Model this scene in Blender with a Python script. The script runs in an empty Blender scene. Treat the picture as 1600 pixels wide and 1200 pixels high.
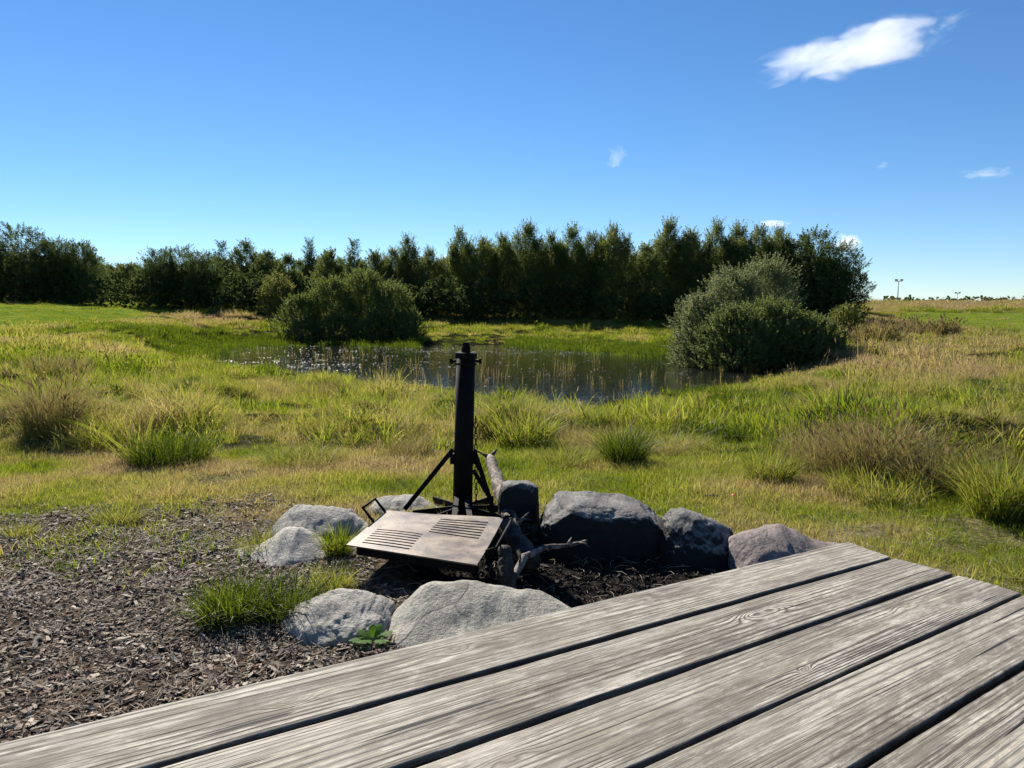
import bpy, math, random
import numpy as np
from mathutils import Vector, Matrix, noise as mnoise

S = bpy.context.scene
COL = S.collection
R = math.radians

# ------------------------------------------------------------------ camera, sky, sun
CAMZ = 1.25
F = 1200.0                       # focal length in pixels of the 1600 px wide photo
PITCH = math.atan(110.0 / F)
cam_d = bpy.data.cameras.new("camera"); cam = bpy.data.objects.new("camera", cam_d); COL.objects.link(cam)
cam_d.sensor_width = 36; cam_d.lens = 36 * F / 1600; cam_d.clip_start = 0.05; cam_d.clip_end = 9000
cam.location = (0, 0, CAMZ); cam.rotation_euler = (math.pi / 2 - PITCH, 0, 0)
S.camera = cam

SUN_AZ, SUN_EL = R(-26), R(37)
w = bpy.data.worlds.new("World"); S.world = w; w.use_nodes = True
wn = w.node_tree; wn.nodes.clear()
sky = wn.nodes.new('ShaderNodeTexSky'); sky.sky_type = 'NISHITA'; sky.sun_disc = False
sky.sun_elevation = SUN_EL; sky.sun_rotation = SUN_AZ
sky.air_density = 1.0; sky.dust_density = 0.0; sky.ozone_density = 5.0; sky.altitude = 1500
hsv = wn.nodes.new('ShaderNodeHueSaturation'); hsv.inputs['Saturation'].default_value = 1.14
hsv.inputs['Value'].default_value = 1.0
bg = wn.nodes.new('ShaderNodeBackground'); bg.inputs['Strength'].default_value = 0.066
wo = wn.nodes.new('ShaderNodeOutputWorld')
wn.links.new(sky.outputs[0], hsv.inputs['Color']); wn.links.new(hsv.outputs[0], bg.inputs[0]); wn.links.new(bg.outputs[0], wo.inputs[0])
sd = bpy.data.lights.new("sun", 'SUN'); sd.energy = 5.0; sd.angle = R(0.53); sd.color = (1.0, 0.93, 0.82)
sun = bpy.data.objects.new("sun", sd); COL.objects.link(sun)
SV = Vector((math.sin(SUN_AZ) * math.cos(SUN_EL), math.cos(SUN_AZ) * math.cos(SUN_EL), math.sin(SUN_EL)))
sun.rotation_euler = SV.to_track_quat('Z', 'Y').to_euler()
S.view_settings.view_transform = 'Standard'; S.view_settings.look = 'None'
S.view_settings.exposure = 0.98; S.view_settings.gamma = 1.0
S.cycles.use_denoising = True
S.cycles.max_bounces = 8; S.cycles.transparent_max_bounces = 16; S.cycles.volume_bounces = 5

# ------------------------------------------------------------------ pixel helpers
cp, sp = math.cos(PITCH), math.sin(PITCH)
def ray(px, py):
    u = (px - 800) / F; v = (600 - py) / F
    return u, v * sp + cp, v * cp - sp
def W(px, py, d):
    """point seen at a photo pixel, d metres in front"""
    x, y, z = ray(px, py); return Vector((x / y * d, d, CAMZ + z / y * d))
def G(px, py, z=0.0):
    x, y, zz = ray(px, py); d = (z - CAMZ) * y / zz; return Vector((x / y * d, d, z))
def pix(x, y, z):
    """numpy: world -> photo pixel"""
    zz = z - CAMZ; dep = y * cp - zz * sp; up = y * sp + zz * cp
    return 800 + F * x / dep, 600 - F * up / dep

# ------------------------------------------------------------------ numpy value noise
def _h(i, j, s):
    n = (i.astype(np.int64) * 374761393 + j.astype(np.int64) * 668265263 + s * 1442695041) & 0x7fffffff
    n = ((n ^ (n >> 13)) * 1274126177) & 0x7fffffff
    return ((n ^ (n >> 16)) & 0xffff) / 65535.0
def vn(x, y, s=0):
    x = np.asarray(x, float); y = np.asarray(y, float)
    i = np.floor(x); j = np.floor(y); fx = x - i; fy = y - j
    fx = fx * fx * fx * (fx * (fx * 6 - 15) + 10); fy = fy * fy * fy * (fy * (fy * 6 - 15) + 10)
    a = _h(i, j, s); b = _h(i + 1, j, s); c = _h(i, j + 1, s); d = _h(i + 1, j + 1, s)
    return (a * (1 - fx) + b * fx) * (1 - fy) + (c * (1 - fx) + d * fx) * fy
def fbm(x, y, s=0, o=4):
    t = 0; a = 1; n = 0
    for k in range(o):
        t = t + a * vn(x * 2 ** k + k * 17.3, y * 2 ** k - k * 9.1, s + k); n += a; a *= 0.5
    return t / n
def sstep(a, b, x):
    t = np.clip((x - a) / (b - a), 0, 1); return t * t * (3 - 2 * t)

# ------------------------------------------------------------------ mesh helpers
def raw_mesh(name, verts, groups, attrs=None, smooth=True):
    """groups: list of (m,k) int arrays of faces with k corners"""
    me = bpy.data.meshes.new(name)
    verts = np.asarray(verts, np.float32)
    me.vertices.add(len(verts)); me.vertices.foreach_set('co', verts.ravel())
    groups = [np.asarray(g, np.int32) for g in groups if len(g)]
    nl = sum(g.size for g in groups); nf = sum(len(g) for g in groups)
    me.loops.add(nl); me.polygons.add(nf)
    me.loops.foreach_set('vertex_index', np.concatenate([g.ravel() for g in groups]))
    st = []; o = 0
    for g in groups:
        st.append(o + np.arange(len(g)) * g.shape[1]); o += g.size
    me.polygons.foreach_set('loop_start', np.concatenate(st).astype(np.int32))
    me.polygons.foreach_set('use_smooth', np.full(nf, smooth))
    for k, v in (attrs or {}).items():
        v = np.asarray(v, np.float32)
        if v.ndim == 1:
            me.attributes.new(k, 'FLOAT', 'POINT').data.foreach_set('value', v)
        else:
            me.attributes.new(k, 'FLOAT_VECTOR', 'POINT').data.foreach_set('vector', v.ravel())
    me.update(calc_edges=True); me.validate()
    return me

class MB:
    """collects simple shapes into ONE mesh"""
    def __init__(s): s.v = []; s.f = []
    def add(s, vs, fs):
        o = len(s.v); s.v += [tuple(v) for v in vs]; s.f += [tuple(i + o for i in f) for f in fs]
    def hexa(s, p):      # 8 corners: bottom 4, top 4
        s.add(p, [(3, 2, 1, 0), (4, 5, 6, 7), (0, 1, 5, 4), (1, 2, 6, 5), (2, 3, 7, 6), (3, 0, 4, 7)])
    def box(s, c, d, M=None):
        x, y, z = (k / 2 for k in d)
        p = [Vector(q) for q in ((-x, -y, -z), (x, -y, -z), (x, y, -z), (-x, y, -z), (-x, -y, z), (x, -y, z), (x, y, z), (-x, y, z))]
        if M is not None: p = [M @ q for q in p]
        s.hexa([q + Vector(c) for q in p])
    def bar(s, a, b, w_, h_, up=(0, 0, 1)):
        a = Vector(a); b = Vector(b); t = (b - a).normalized(); u = Vector(up)
        sx = t.cross(u)
        if sx.length < 1e-4: sx = t.cross(Vector((1, 0, 0)))
        sx.normalize(); uu = sx.cross(t)
        q = []
        for e in (a, b):
            q.append([e - sx * w_ / 2 - uu * h_ / 2, e + sx * w_ / 2 - uu * h_ / 2, e + sx * w_ / 2 + uu * h_ / 2, e - sx * w_ / 2 + uu * h_ / 2])
        s.add(q[0] + q[1], [(0, 1, 2, 3), (7, 6, 5, 4), (0, 4, 5, 1), (1, 5, 6, 2), (2, 6, 7, 3), (3, 7, 4, 0)])
    def tube(s, pts, rad, n=10, cap=True, jit=0, seed=0):
        pts = [Vector(p) for p in pts]; k = len(pts)
        if not hasattr(rad, '__len__'): rad = [rad] * k
        rg = random.Random(seed); vs = []; ref = None
        for i, p in enumerate(pts):
            t = (pts[min(i + 1, k - 1)] - pts[max(i - 1, 0)]).normalized()
            if ref is None:
                ref = t.cross(Vector((0.3, 0.2, 1)))
                if ref.length < 1e-3: ref = t.cross(Vector((1, 0, 0)))
            ref = (ref - t * ref.dot(t)).normalized(); bn = t.cross(ref)
            for j in range(n):
                a = 2 * math.pi * j / n; r = rad[i] * (1 + rg.uniform(-jit, jit))
                vs.append(p + (ref * math.cos(a) + bn * math.sin(a)) * r)
        fs = [(i * n + j, i * n + (j + 1) % n, (i + 1) * n + (j + 1) % n, (i + 1) * n + j) for i in range(k - 1) for j in range(n)]
        if cap: fs += [tuple(range(n - 1, -1, -1)), tuple((k - 1) * n + j for j in range(n))]
        s.add(vs, fs)
    def mesh(s, name, smooth=False, bevel=0):
        import bmesh
        me = bpy.data.meshes.new(name); me.from_pydata([tuple(v) for v in s.v], [], s.f); me.update()
        bm = bmesh.new(); bm.from_mesh(me)
        if bevel: bmesh.ops.bevel(bm, geom=bm.edges[:], offset=bevel, segments=2, affect='EDGES', clamp_overlap=True)
        bmesh.ops.recalc_face_normals(bm, faces=bm.faces[:]); bm.to_mesh(me); bm.free()
        if smooth:
            for p in me.polygons: p.use_smooth = True
        return me

def link(name, me, mat=None, parent=None, loc=None):
    o = bpy.data.objects.new(name, me); COL.objects.link(o)
    if mat is not None and me is not None and len(me.materials) == 0: me.materials.append(mat)
    if parent is not None:
        o.parent = parent
    if loc is not None: o.location = loc
    return o
def tag(o, label=None, cat=None, group=None, kind=None):
    if label: o['label'] = label
    if cat: o['category'] = cat
    if group: o['group'] = group
    if kind: o['kind'] = kind
    return o
def empty(name, loc, label, cat, group=None):
    o = bpy.data.objects.new(name, None); COL.objects.link(o); o.location = loc; o.empty_display_size = 0.2
    return tag(o, label, cat, group)
def shift(me, loc):
    me.transform(Matrix.Translation(-Vector(loc))); return me

# ------------------------------------------------------------------ material helpers
class NT:
    def __init__(s, name):
        s.m = bpy.data.materials.new(name); s.m.use_nodes = True; s.t = s.m.node_tree; s.t.nodes.clear()
        s.out = s.n('ShaderNodeOutputMaterial')
    def n(s, typ, **kw):
        nd = s.t.nodes.new(typ)
        for k, v in kw.items():
            if k.startswith('i_'): nd.inputs[k[2:].replace('_', ' ')].default_value = v
            else: setattr(nd, k, v)
        return nd
    def l(s, a, b): s.t.links.new(a, b)
    def noise(s, vec, scale, detail=4, rough=0.55, dist=0.0):
        nd = s.n('ShaderNodeTexNoise', i_Scale=scale, i_Detail=detail, i_Roughness=rough, i_Distortion=dist)
        if vec is not None: s.l(vec, nd.inputs['Vector'])
        return nd.outputs['Fac']
    def ramp(s, fac, stops, interp='LINEAR'):
        nd = s.n('ShaderNodeValToRGB'); cr = nd.color_ramp; cr.interpolation = interp
        while len(cr.elements) < len(stops): cr.elements.new(0.5)
        for e, (p, c) in zip(cr.elements, stops):
            e.position = p; e.color = (c, c, c, 1) if not hasattr(c, '__len__') else (*c, 1)
        s.l(fac, nd.inputs[0]); return nd.outputs[0]
    def mix(s, fac, a, b, blend='MIX'):
        nd = s.n('ShaderNodeMix', data_type='RGBA', blend_type=blend)
        for sock, val in ((nd.inputs['Factor'], fac), (nd.inputs[6], a), (nd.inputs[7], b)):
            if hasattr(val, 'links'): s.l(val, sock)
            elif hasattr(val, '__len__'): sock.default_value = (*val, 1)
            else: sock.default_value = val
        return nd.outputs[2]
    def math(s, op, a, b=0.0, c=None):
        nd = s.n('ShaderNodeMath', operation=op)
        for k, val in enumerate((a, b, c)):
            if val is None: continue
            if hasattr(val, 'links'): s.l(val, nd.inputs[k])
            else: nd.inputs[k].default_value = val
        return nd.outputs[0]
    def attr(s, name, typ='GEOMETRY', out='Fac'):
        nd = s.n('ShaderNodeAttribute', attribute_name=name, attribute_type=typ); return nd.outputs[out]
    def bump(s, h, strength=0.5, dist=0.01, nrm=None):
        nd = s.n('ShaderNodeBump', i_Strength=strength, i_Distance=dist); s.l(h, nd.inputs['Height'])
        if nrm is not None: s.l(nrm, nd.inputs['Normal'])
        return nd.outputs[0]
    def pbr(s, col, rough=0.8, nrm=None, metal=0.0, spec=0.5):
        p = s.n('ShaderNodeBsdfPrincipled')
        for nm, val in (('Base Color', col), ('Roughness', rough), ('Metallic', metal), ('Specular IOR Level', spec)):
            if hasattr(val, 'links'): s.l(val, p.inputs[nm])
            else: p.inputs[nm].default_value = (*val, 1) if hasattr(val, '__len__') else val
        if nrm is not None: s.l(nrm, p.inputs['Normal'])
        return p.outputs[0]
    def done(s, sh): s.l(sh, s.out.inputs['Surface']); return s.m

def foliage_mat(name, stops, trans=0.45, tint=None, gloss=0.08, grass=False, dark=1.0, warm=1.7):
    """leaf/blade material: colour from a 0..1 tint (green -> dry) with per-blade variation"""
    t = NT(name)
    geo = t.n('ShaderNodeNewGeometry'); pos = geo.outputs['Position']
    rnd = t.attr('rnd')
    if tint is None: base = t.attr('tint', 'INSTANCER')
    else:
        v = t.n('ShaderNodeValue'); v.outputs[0].default_value = tint; base = v.outputs[0]
    nz = t.noise(pos, 0.8 if grass else 0.5, 3)
    x = t.math('ADD', base, t.math('MULTIPLY', t.math('SUBTRACT', rnd, 0.5), 0.34))
    x = t.math('ADD', x, t.math('MULTIPLY', t.math('SUBTRACT', nz, 0.5), 0.3))
    col = t.ramp(x, stops)
    val = t.math('MULTIPLY_ADD', t.math('FRACT', t.math('MULTIPLY', rnd, 7.31)), 0.7, 0.65)
    col = t.mix(1.0, col, t.n('ShaderNodeCombineColor').outputs[0], 'MULTIPLY') if False else col
    hs = t.n('ShaderNodeHueSaturation'); t.l(col, hs.inputs['Color']); t.l(val, hs.inputs['Value']); col = hs.outputs[0]
    dif = t.n('ShaderNodeBsdfDiffuse'); t.l(col, dif.inputs[0])
    tr = t.n('ShaderNodeBsdfTranslucent')
    h2 = t.n('ShaderNodeHueSaturation', i_Saturation=1.1, i_Value=warm, i_Hue=0.485); t.l(col, h2.inputs['Color']); t.l(h2.outputs[0], tr.inputs[0])
    m = t.n('ShaderNodeMixShader'); m.inputs[0].default_value = trans; t.l(dif.outputs[0], m.inputs[1]); t.l(tr.outputs[0], m.inputs[2])
    gl = t.n('ShaderNodeBsdfGlossy'); gl.inputs['Roughness'].default_value = 0.6; gl.inputs[0].default_value = (0.5, 0.5, 0.5, 1)
    fr = t.n('ShaderNodeFresnel', i_IOR=1.4)
    m2 = t.n('ShaderNodeMixShader'); t.l(t.math('MULTIPLY', fr.outputs[0], gloss), m2.inputs[0]); t.l(m.outputs[0], m2.inputs[1]); t.l(gl.outputs[0], m2.inputs[2])
    return t.done(m2.outputs[0])

GR = [(0.0, (0.020, 0.036, 0.009)), (0.20, (0.080, 0.120, 0.013)), (0.40, (0.152, 0.176, 0.032)), (0.58, (0.215, 0.198, 0.062)),
      (0.76, (0.225, 0.185, 0.085)), (1.0, (0.21, 0.16, 0.105))]
M_grass = foliage_mat('grass_blades', GR, trans=0.46, grass=True, gloss=.08, warm=2.3)
M_tuft = foliage_mat('lush_grass', GR, trans=0.5, tint=0.27, grass=True)
M_tuft_dark = foliage_mat('dark_lush_grass', GR, trans=0.4, tint=0.13, grass=True)
M_tuft_dry = foliage_mat('dry_tussock', GR, trans=0.33, tint=0.64, grass=True)
M_tuft_mid = foliage_mat('olive_tussock', GR, trans=0.5, tint=0.42, grass=True)
LF = [(0.0, (0.030, 0.050, 0.020)), (0.35, (0.072, 0.102, 0.034)), (0.6, (0.118, 0.148, 0.044)), (0.85, (0.165, 0.180, 0.052)), (1.0, (0.21, 0.19, 0.06))]
M_leaf_dark = foliage_mat('dark_leaves', LF, trans=0.42, tint=0.30)
M_leaf_mid = foliage_mat('mid_leaves', LF, trans=0.48, tint=0.5)
M_leaf_birch = foliage_mat('birch_leaves', LF, trans=0.5, tint=0.55)
M_leaf_yellow = foliage_mat('yellow_green_leaves', LF, trans=0.45, tint=0.8)
SIL = [(0.0, (0.07, 0.095, 0.038)), (0.5, (0.145, 0.17, 0.075)), (1.0, (0.24, 0.25, 0.135))]
M_leaf_silver = foliage_mat('silver_willow_leaves', SIL, trans=0.4, tint=0.5, gloss=0.12)
M_leaf_willow = foliage_mat('willow_leaves', [(0.0, (0.055, 0.085, 0.024)), (0.5, (0.115, 0.150, 0.040)), (1.0, (0.18, 0.205, 0.060))], trans=0.4, tint=0.5, gloss=0.15)

def bark_mat():
    t = NT('bark'); tc = t.n('ShaderNodeTexCoord').outputs['Object']
    n = t.noise(tc, 9, 5); col = t.ramp(n, [(0.3, (0.03, 0.024, 0.018)), (0.7, (0.11, 0.09, 0.07))])
    return t.done(t.pbr(col, 0.9, t.bump(n, 0.8, 0.02)))
M_bark = bark_mat()

# ------------------------------------------------------------------ terrain
WATER = -0.80
_near = [(x, y, 0.0) for x in (-9, -4.5, 0, 4.5, 9) for y in (-8, -3, 1.5, 5)]
_near += [(x, 8.2, -0.04) for x in (-5, 0, 5)] + [(-5, 11.5, -0.1), (5.5, 11.5, -0.18), (-1.2, 15, -0.62), (0.5, 11.5, -0.40), (3, 11.5, -0.36), (0.6, 14, -0.72), (3.2, 14, -0.70), (-5, 16, -0.36), (5, 16, -0.55), (9, 9, 0.0), (-9, 9, 0.02)]
_pp = [(0, 560, 22), (0, 520, 35), (60, 480, 55), (0, 471, 64), (200, 481, 64), (400, 491, 62), (120, 545, 27), (250, 520, 36), (330, 508, 56),
       (700, 498, 66), (1000, 501, 66), (1200, 500, 68), (1350, 487, 76), (700, 533, 49), (1000, 541, 47), (450, 525, 55),
       (1600, 471, 96), (1400, 473, 98), (1500, 500, 66), (1600, 527, 44), (1450, 530, 42), (1600, 562, 27), (1400, 560, 28), (1600, 600, 17), (0, 600, 14.5),
       (2300, 470, 90), (2300, 525, 40), (-700, 465, 60), (-700, 530, 28), (1320, 545, 36)]
ctrl = list(_near)
for a in _pp:
    p = W(*a); ctrl.append((p.x, p.y, p.z))
ctrl += [(0, 130, 1.8), (-90, 110, 3.0), (90, 130, 2.2), (-60, -30, 0), (60, -30, 0), (0, -40, 0)]
ctrl = np.array(ctrl)
def _tps(r2): return np.where(r2 > 0, 0.5 * r2 * np.log(np.maximum(r2, 1e-12)), 0)
_n = len(ctrl); _X = ctrl[:, :2] / 20
_K = _tps(((_X[:, None] - _X[None]) ** 2).sum(-1)) + np.eye(_n) * 0.02
_P = np.c_[np.ones(_n), _X]
_A = np.block([[_K, _P], [_P.T, np.zeros((3, 3))]])
_w = np.linalg.solve(_A, np.r_[ctrl[:, 2], 0, 0, 0])
def base_h(x, y):
    x = np.asarray(x, float); y = np.asarray(y, float); sh = x.shape
    q = np.c_[x.ravel(), y.ravel()] / 20; z = _w[_n] + q @ _w[_n + 1:]
    for k in range(_n): z = z + _w[k] * _tps(((q - _X[k]) ** 2).sum(-1))
    lim = 1.25 + 0.0172 * np.maximum(y.ravel(), 20); z = np.where(y.ravel() > 15, lim - np.log1p(np.exp(np.clip((lim - z) * 6, -30, 30))) / 6, z); r = np.hypot(x, y).ravel(); t = sstep(108, 135, r)
    return (z * (1 - t) + 1.0 * t).reshape(sh)
# pond outline, on the water plane
_pond_px = [(285, 578), (400, 594), (520, 604), (640, 612), (760, 622), (860, 640), (960, 636), (1060, 612), (1180, 606), (1235, 594), (1215, 578),
            (1110, 566), (1050, 556), (960, 548), (880, 543), (780, 538), (700, 540), (640, 541), (560, 538), (450, 538), (340, 539), (275, 548), (262, 562)]
POND = np.array([[*G(a, b, WATER)[:2]] for a, b in _pond_px])
def pond_sd(x, y):
    """signed distance to the pond outline, negative inside"""
    x = np.asarray(x, float); y = np.asarray(y, float)
    d = np.full(x.shape, 1e9); ins = np.zeros(x.shape, bool); m = len(POND)
    for i in range(m):
        a = POND[i]; b = POND[(i + 1) % m]; e = b - a
        t = np.clip(((x - a[0]) * e[0] + (y - a[1]) * e[1]) / (e @ e), 0, 1)
        d = np.minimum(d, np.hypot(x - a[0] - t * e[0], y - a[1] - t * e[1]))
        c = (a[1] > y) != (b[1] > y)
        ins ^= c & (x < (b[0] - a[0]) * (y - a[1]) / (b[1] - a[1] + 1e-12) + a[0])
    return np.where(ins, -d, d)
def field_soft(x, y): return np.clip(sstep(22, 30, np.abs(x - 2)) * sstep(38, 46, y), 0, 1)
PIT = (0.42, 3.72)
def pit_r(x, y): return np.hypot((x - PIT[0]) / 0.98, (y - PIT[1]) / 0.62)
def ground_h(x, y):
    x = np.asarray(x, float); y = np.asarray(y, float)
    z = base_h(x, y)
    sd = pond_sd(x, y) + (fbm(x * 0.45, y * 0.45, 5, 3) - 0.5) * 1.1
    out = np.maximum(z, WATER + 0.10 + 0.03 * np.clip(sd, 0, 6))
    z = np.where(sd > 0, WATER + 0.02 + (out - WATER - 0.02) * sstep(0, 2.2, sd), WATER - 0.5 * sstep(0, 1.8, -sd) + 0.02)
    r = np.hypot(x, y)
    am = 0.03 * sstep(2, 5, r) + 0.12 * sstep(6, 14, r) * (1 - sstep(60, 100, r))
    z = z + (fbm(x * 0.5, y * 0.5, 11, 3) - 0.5) * am * 2 * sstep(0, 1.5, np.abs(sd))
    z = z + (fbm(x * 5, y * 5, 21, 3) - 0.5) * 0.035 * (1 - sstep(6, 12, r))
    hm = sstep(6.9, 8.3, y + 0.35 * np.maximum(x - 1, 0)) * (1 - sstep(55, 70, y)) * sstep(0.6, 4.5, sd) * (1 - field_soft(x, y))
    z = z + hm * (0.32 * np.maximum(vn(x * 1.15 + 3, y * 1.35, 12) - 0.35, 0) ** 1.3 * 1.6 + 0.09 * vn(x * 3.1, y * 3.1, 13))
    z = z - 0.10 * (1 - sstep(0.75, 1.05, pit_r(x, y)))
    return z
def gz(x, y): return float(ground_h(np.array([x]), np.array([y]))[0])

nr, na = 720, 560
rad = np.r_[0.0, np.geomspace(0.35, 3000, nr)]
ang = np.linspace(0, 2 * np.pi, na, endpoint=False)
# finer angular steps in front of the camera
ang = np.sort(np.r_[np.linspace(np.pi / 2 - 0.9, np.pi / 2 + 0.9, 420, endpoint=False), np.linspace(np.pi / 2 + 0.9, np.pi / 2 - 0.9 + 2 * np.pi, 140, endpoint=False)])
RR, AA = np.meshgrid(rad[1:], ang, indexing='ij')
gx = (RR * np.cos(AA)).ravel(); gy = (RR * np.sin(AA)).ravel()
gx = np.r_[0.0, gx]; gy = np.r_[0.0, gy]
gzv = ground_h(gx, gy)
i = np.arange(nr - 1)[:, None]; j = np.arange(na)[None]
q = np.stack([1 + i * na + j, 1 + (i + 1) * na + j, 1 + (i + 1) * na + (j + 1) % na, 1 + i * na + (j + 1) % na], -1).reshape(-1, 4)
tr = np.stack([np.zeros(na, int), 1 + np.arange(na), 1 + (np.arange(na) + 1) % na], -1)

def mulch_mask(x, y):
    """wood chips: to the left of and in front of the fire ring, under the table"""
    n = (fbm(x * 1.1, y * 1.1, 31, 4) - 0.5)
    edge_y = 4.5 + 0.10 * (x + 3) + n * 1.5
    edge_x = 1.15 - 0.25 * (y - 2) + n * 1.2
    return (1 - sstep(-0.75, 0.55, y - edge_y)) * (1 - sstep(-0.3, 0.3, x - edge_x)) * sstep(-8, -7, x)
def tall_mask(x, y):
    """rough unmown meadow starts beyond the trodden strip"""
    n = (fbm(x * 0.6, y * 0.6, 41, 3) - 0.5)
    e = 6.9 + n * 1.2 - 0.42 * np.maximum(x - 0.6, 0) + 0.05 * np.maximum(x - 0.6, 0) ** 2
    return sstep(-0.15, 0.5, y - e)
def field_mask(x, y, z=None):
    """short green pasture on the left hill and right rise"""
    z = base_h(x, y) if z is None else z
    px, py = pix(x, np.maximum(y, 1), z)
    n = (fbm(x * 0.12, y * 0.12, 51, 3) - 0.5) * 24
    L = (1 - sstep(-8, 8, py - (519 - 0.085 * px) + n * 0.6)) * (1 - sstep(260, 420, px + n))
    Rr = (1 - sstep(-4, 4, py - (505 + 0.10 * (px - 1400)) + n * 0.25)) * sstep(1385, 1420, px + n) * sstep(-2, 2, py - (487 + 0.012 * (px - 1400)) + n * 0.05)
    return np.where(y > 15, np.clip(L + Rr, 0, 1), 0)
mulch = mulch_mask(gx, gy); ash = 1 - sstep(0.85, 1.1, pit_r(gx, gy) + (fbm(gx * 3, gy * 3, 61) - 0.5) * 0.25)
tallm = tall_mask(gx, gy); fieldm = field_mask(gx, gy, gzv)
wet = 1 - sstep(0.0, 2.0, pond_sd(gx, gy))
me = raw_mesh('ground', np.c_[gx, gy, gzv], [q, tr], dict(mulch=mulch, ash=ash, tall=tallm, field=fieldm, wet=wet))

def ground_mat():
    t = NT('ground_soil'); pos = t.n('ShaderNodeNewGeometry').outputs['Position']
    n1 = t.noise(pos, 3.0, 6, 0.65); n2 = t.noise(pos, 28, 5, 0.6); n3 = t.noise(pos, 0.9, 4)
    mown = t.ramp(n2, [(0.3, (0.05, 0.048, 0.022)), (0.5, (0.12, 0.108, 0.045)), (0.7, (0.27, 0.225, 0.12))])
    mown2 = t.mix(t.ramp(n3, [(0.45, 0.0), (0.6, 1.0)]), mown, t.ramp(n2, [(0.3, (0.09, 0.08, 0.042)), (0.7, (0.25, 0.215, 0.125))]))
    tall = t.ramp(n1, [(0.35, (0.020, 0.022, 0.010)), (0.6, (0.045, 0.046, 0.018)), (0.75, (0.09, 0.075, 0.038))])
    field = t.ramp(t.noise(pos, 1.2, 6, 0.7), [(0.3, (0.075, 0.125, 0.018)), (0.55, (0.125, 0.18, 0.024)), (0.75, (0.19, 0.20, 0.05))])
    mul = t.ramp(n2, [(0.3, (0.035, 0.025, 0.018)), (0.5, (0.095, 0.070, 0.052)), (0.72, (0.25, 0.19, 0.145))])
    ashc = t.ramp(n2, [(0.35, (0.006, 0.006, 0.006)), (0.55, (0.022, 0.019, 0.017)), (0.68, (0.08, 0.066, 0.054))])
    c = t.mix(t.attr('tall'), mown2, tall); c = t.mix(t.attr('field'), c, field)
    c = t.mix(t.attr('wet'), c, (0.02, 0.018, 0.010)); c = t.mix(t.attr('mulch'), c, mul); c = t.mix(t.attr('ash'), c, ashc)
    hb = t.math('ADD', t.math('MULTIPLY', n2, 0.5), t.noise(pos, 90, 3, 0.7))
    return t.done(t.pbr(c, 0.95, t.bump(hb, 0.8, 0.02), spec=0.0))
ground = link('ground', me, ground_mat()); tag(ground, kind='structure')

# pond water
def water_mat():
    t = NT('pond_water'); pos = t.n('ShaderNodeNewGeometry').outputs['Position']
    mp = t.n('ShaderNodeMapping'); mp.inputs['Scale'].default_value = (1.0, 1.9, 1); t.l(pos, mp.inputs[0])
    n = t.math('ADD', t.noise(mp.outputs[0], 3.2, 3, 0.6), t.math('MULTIPLY', t.noise(mp.outputs[0], 11, 2, 0.5), 0.35))
    p = t.n('ShaderNodeBsdfPrincipled'); p.inputs['Base Color'].default_value = (0.012, 0.013, 0.011, 1)
    p.inputs['Roughness'].default_value = 0.06; p.inputs['IOR'].default_value = 1.33
    t.l(t.bump(n, 0.16, 0.05), p.inputs['Normal'])
    return t.done(p.outputs[0])
ws = 3.0
c_ = POND.mean(0); ext = [(c_ + (p_ - c_) * (1 + ws / max(np.linalg.norm(p_ - c_), 1))) for p_ in POND]
mb = MB(); mb.add([(p_[0], p_[1], WATER) for p_ in ext], [tuple(range(len(ext)))])
wat = link('pond_water', mb.mesh('pond_water'), water_mat()); tag(wat, kind='structure')

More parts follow.
